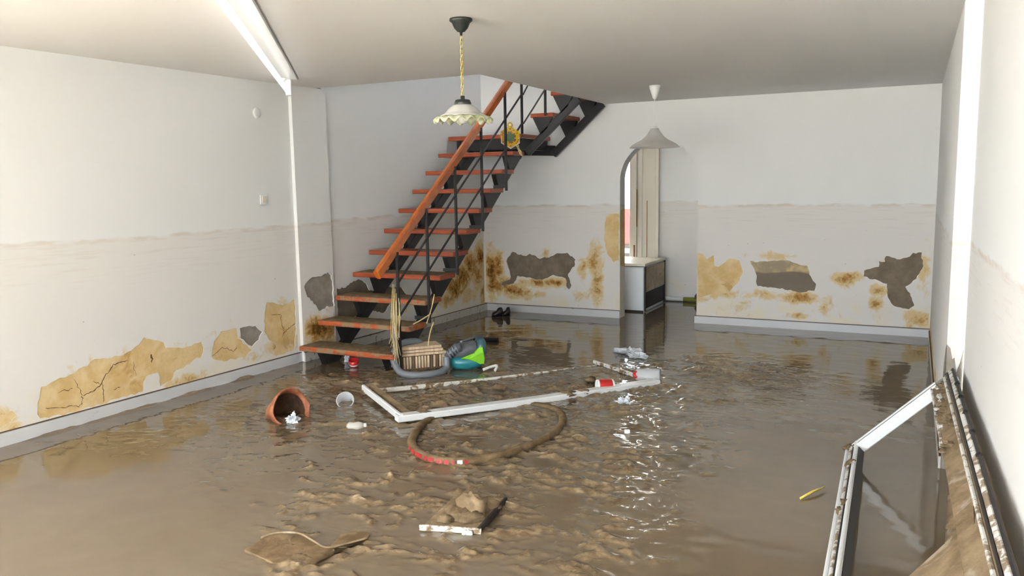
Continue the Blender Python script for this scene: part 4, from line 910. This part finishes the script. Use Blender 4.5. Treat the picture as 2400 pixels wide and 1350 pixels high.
# black shoes by the back wall
M['shoe'] = plain('black_wet_leather', (26, 25, 28), .3, .2, 20)
for px, py, sx, lab in ((1166, 742, .055, 'larger black lump of a shoe by the back wall corner'), (1187, 741, .038, 'smaller black lump beside the black shoe at the back wall')):
    c_ = loc(px, py); t_ = thing('black_shoe', c_, lab, 'shoe', 'black shoes by the back wall')
    mb = MB(); q = lambda a, w, z, h: [c_+RH*(a)+FH*(w*math.cos(u))+ZU*(z+h*math.sin(u)) for u in [2*math.pi*k_/14 for k_ in range(14)]]
    mb.loft([q(-sx*1.25, .02, .02, .012), q(-sx, .045, .03, .03), q(-sx*.3, .05, .035, .035), q(sx*.2, .045, .055, .055), q(sx*.9, .042, .06, .055), q(sx*1.2, .02, .06, .03)]); mb.build('upper', 'shoe', t_)
    mb = MB(); mb.loft([q(-sx*1.3, .03, -.002, .012), q(-sx*.9, .052, -.002, .014), q(sx, .05, -.002, .014), q(sx*1.25, .03, -.002, .012)]); mb.build('sole', 'dark', t_)
# floating board
bL, bR, bB = loc(988, 1236, .02), loc(1122, 1242, .02), loc(1186, 1170, .03); b4 = bL+(bB-bR)
M['wedge'] = plain('white_laminate_edge', (226, 224, 220), .35, .03, 5, mud=.12)
bd = thing('broken_board', (bL+bB)/2-ZU*.02, 'broken white-edged board piled with mud in the foreground', 'board')
mb = MB(); mb.prism([bL-ZU*.03, bR-ZU*.03, bB-ZU*.03, b4-ZU*.03], ZU*.034); mb.build('board', 'mudfilm', bd, .003)
uu = (bR-bL).normalized(); mb = MB(); mb.bar(bL-uu*.01+ZU*.0, bR+uu*.012-ZU*.006, .014, .026); mb.box(bR-uu*.05-ZU*.012+(bL-b4).normalized()*.008, (.05, .02, .024), Matrix.Rotation(math.atan2(uu.y, uu.x), 3, 'Z')); mb.build('front_edge', 'wpaint2', bd, .002)
mb = MB(); mb.bar(bR-ZU*.006, bB-ZU*.004, .014, .036); mb.build('side_edge', 'dark', bd, .002)
for i, (a, b, r, h) in enumerate(((.62, .55, .085, .075), (.45, .40, .07, .03), (.72, .28, .06, .03), (.8, .7, .06, .03), (.3, .2, .04, .02))):
    mb = MB(); mb.blob(bL+(bR-bL)*a+(b4-bL)*b+ZU*.012, (r, r*.9, h), 20+i, .22, 12, 16, freq=2.6); mb.build('mud_clump', 'mudtop' if i else 'mudfilm', bd)
# submerged panel, only its rim shows
sp_ = thing('sunken_panel', loc(720, 1280), 'thin mud-coated panel barely breaking the surface at the lower left', 'panel')
pv = [loc(x, y, .012) for x, y in ((572, 1288), (612, 1262), (650, 1250), (700, 1251), (735, 1268), (765, 1284), (860, 1262), (866, 1250), (850, 1244), (800, 1252), (740, 1320), (640, 1318))]
mb = MB(); mb.prism([v_-ZU*.028 for v_ in pv], ZU*.028); mb.build('panel', 'hoopm', sp_, .002)
mb = MB(); mb.tube(smooth([loc(x, y, .016) for x, y in ((612, 1260), (650, 1249), (700, 1250), (735, 1268), (764, 1283), (800, 1277), (860, 1261))], 5), .005, 8); mb.build('rim', 'mudfilm', sp_)
# straw
M['straw'] = plain('dry_straw', (206, 186, 126), .6, .15, 30); M['strawy'] = plain('yellow_straw', (226, 196, 92), .5, .1, 30)
a_, b_ = loc(1876, 1168, .01), loc(1932, 1141, .02); ss = MB(); ss.tube([a_, a_.lerp(b_, .5)+ZU*.004, b_], [.006, .007, .004], 6); one(ss.build('straw_stalk', 'strawy'), a_-ZU*.01, 'yellow straw stalk floating left of the leaning window frame', 'straw')
sb = thing('straw_bundle', (XP+.02, PY[0], 0), 'dry straw and reeds caught on the lowest railing post', 'straw'); r_ = random.Random(12)
for j in range(26):
    zt_ = r_.uniform(.35, .78); zb_ = r_.uniform(-.02, .35); x_, y_ = XP+r_.uniform(-.03, .03)-.01, PY[0]-.025+r_.uniform(-.02, .02)
    mb = MB(); mb.tube([(x_, y_, zt_), (x_+r_.uniform(-.02, .02), y_-.01, (zt_+zb_)/2), (x_+r_.uniform(-.05, .05), y_-.03, zb_)], r_.uniform(.002, .0045), 5); mb.build('reed', 'straw' if j % 3 else 'stained', sb)
for j, (a, b, c, lab) in enumerate((((1000, 758, 6.9), (1012, 720, 7.0), (1018, 690, 7.05), 'bent dry reed leaning on the right stair stringer'), ((1003, 810, 6.75), (1008, 780, 6.8), (1016, 755, 6.8), 'short pale reed standing behind the slatted crate'), ((968, 760, 6.9), (990, 748, 6.9), (1010, 735, 6.95), 'pale reed stuck sideways through the stair stringer'))):
    rp = [atd(q[0], q[1], q[2]) for q in (a, b, c)]; rp[0].z = max(rp[0].z, 0); mm = MB(); mm.tube(smooth(rp, 4), .005, 6); one(mm.build('dry_reed', 'straw'), rp[0], lab, 'reed', 'dry reeds round the stairs')
# plastic film on the mud in front of the arch, foam bits
for px, py, r, s, lab in ((1472, 828, .12, 31, 'shiny crumpled plastic film on the mud in front of the arch'), (1497, 838, .08, 32, 'small shiny plastic scrap right of the crumpled film'), (1462, 948, .05, 33, 'wet plastic scrap in the mud before the red can')):
    c_ = loc(px, py)+ZU*.005; crumple('plastic_film', c_, (r, r*.6, .035), s, lab, 'plastic', amp=.6)
fo = MB(); c_ = loc(1470, 1015)+ZU*.008; fo.box(c_, (.035, .03, .028), Matrix.Rotation(.4, 3, 'Z')); one(fo.build('foam_bit', 'wclean', None, .004), c_-ZU*.008, 'tiny white foam cube in the middle of the mud', 'foam')

# ------------------------------------------------------------------ leaning window frame on the right
FA, FB_ = Vector((-.275, 4.86, .035)), Vector((.232, 4.86, .545)); fu = (FB_-FA).normalized(); fv = Vector((0.022, -1, 0)).normalized(); fn = fv.cross(fu).normalized()
fn = fn if fn.z > 0 else -fn; FWid = (FB_-FA).length; FLen = 3.05
wf = thing('leaning_frame', Vector((FA.x, 3.7, 0)), 'muddy white window frame leaning against the right wall in the foreground', 'window frame')
def fp(u, v, n=0.0): return FA+fu*u+fv*v+fn*n
def fbar(name, a, b, w, h, m, n=0.0, par=wf): mb = MB(); mb.bar(fp(*a, n), fp(*b, n), w, h, fn, .005); return mb.build(name, m, par)
b_ = fbar('left_stile', (.04, -.02), (.04, FLen), .085, .05, 'wpaint')
for du_, m in ((-.032, 'wpaint'), (.0, 'wpaint2'), (.034, 'wpaint')): fbar('bead', (.04+du_, .0), (.04+du_, FLen), .02, .014, m, .028, b_)
mb = MB(); mb.bar(fp(.058, .02, .0285), fp(.058, FLen, .0285), .006, .01, fn); mb.build('gasket', 'dark', b_)
mb = MB(); mb.bar(fp(.084, .06, -.004), fp(.084, FLen, -.004), .005, .04, fn); mb.build('gasket', 'dark', b_)
b_ = fbar('head_rail', (.0, .04), (FWid, .04), .085, .05, 'wpaint')
fbar('bead', (.05, .018), (FWid-.1, .018), .028, .014, 'wpaint', .028, b_); fbar('bead', (.05, .068), (FWid-.1, .068), .024, .014, 'wclean', .026, b_)
mb = MB(); mb.bar(fp(.09, .045, .028), fp(FWid-.1, .045, .028), .008, .008, fn); mb.build('gasket', 'vgrey', b_)
b_ = fbar('right_stile', (FWid-.07, .0), (FWid-.07, FLen), .135, .05, 'mudfilm')
fbar('bead', (FWid-.006, .0), (FWid-.006, FLen), .026, .016, 'wpaint2', .026, b_); fbar('bead', (FWid-.048, .05), (FWid-.048, FLen), .016, .014, 'wpaint2', .026, b_); fbar('bead', (FWid-.132, .06), (FWid-.132, 1.05), .014, .016, 'wpaint2', .024, b_)
for du_ in (-.024, .012): mb = MB(); mb.bar(fp(FWid+du_, .0, .028), fp(FWid+du_, FLen, .028), .010, .012, fn); mb.build('gasket', 'dark', b_)
for v_ in (.35, .62, .9, 1.2, 1.5): mb = MB(); mb.blob(fp(FWid+.012, v_, .03), (.012, .022, .012), int(v_*10), .3, 6, 8); mb.build('hinge_clip', 'dark', b_)
for i in range(22):
    r_ = random.Random(i+50); mb = MB(); v_ = r_.uniform(.05, 1.2); mb.blob(fp(FWid-.09+r_.uniform(-.035, .035), v_, .024), (r_.uniform(.012, .03), r_.uniform(.02, .05), .008), i, .5, 7, 10); mb.build('mud_splat', ('mudtop', 'wpaint2', 'mudfilm')[i % 3], b_)
for i in range(7):
    r_ = random.Random(i+90); mb = MB(); mb.blob(fp(.02+r_.uniform(-.01, .05), [.0, .01, .03, .34, .36, .95, 1.0][i], .03), (.02, .03, .014), i, .5, 7, 10); mb.build('mud_splat', 'mudtop', wf)
def fpl(px, py, n=0.0):
    d = ray(px, py); p0 = FA+fn*n; return O+d*((p0-O).dot(fn)/d.dot(fn))
gl = [fpl(2290, 1190), fpl(2215, 1275), fpl(2130, 1352), fpl(2080, 1420), fp(FWid-.13, 3.0), fp(FWid-.13, 1.3)]
mb = MB(); mb.prism([p-fn*.004 for p in gl], fn*.006); pn_ = mb.build('mud_coated_pane', 'mudfilm', wf)
sh_ = [fpl(2218, 1240, .02), fpl(2255, 1200, .03), fpl(2284, 1188, .03), fpl(2287, 1231, .02)]
mb = MB(); mb.prism(sh_, fn*.006); mb.build('broken_flap', 'mudtop', wf)
ob = thing('outlet_box', Vector((.150, 4.93, .0))*1.0, 'small white outlet box low on the right wall behind the leaning frame', 'outlet'); c_ = onY(2215, 1034, 4.97); ob.location = c_; ob['_w'] = list(c_)
mb = MB(); mb.box(c_, (.06, .05, .07)); mb.build('box', 'wclean', ob, .005)
mb = MB(); mb.box(c_+Vector((0, -.002, .04)), (.062, .052, .012)); mb.build('lid', 'wpaint2', ob, .003)
for o in bpy.data.objects:
    if '_w' in o: del o['_w']
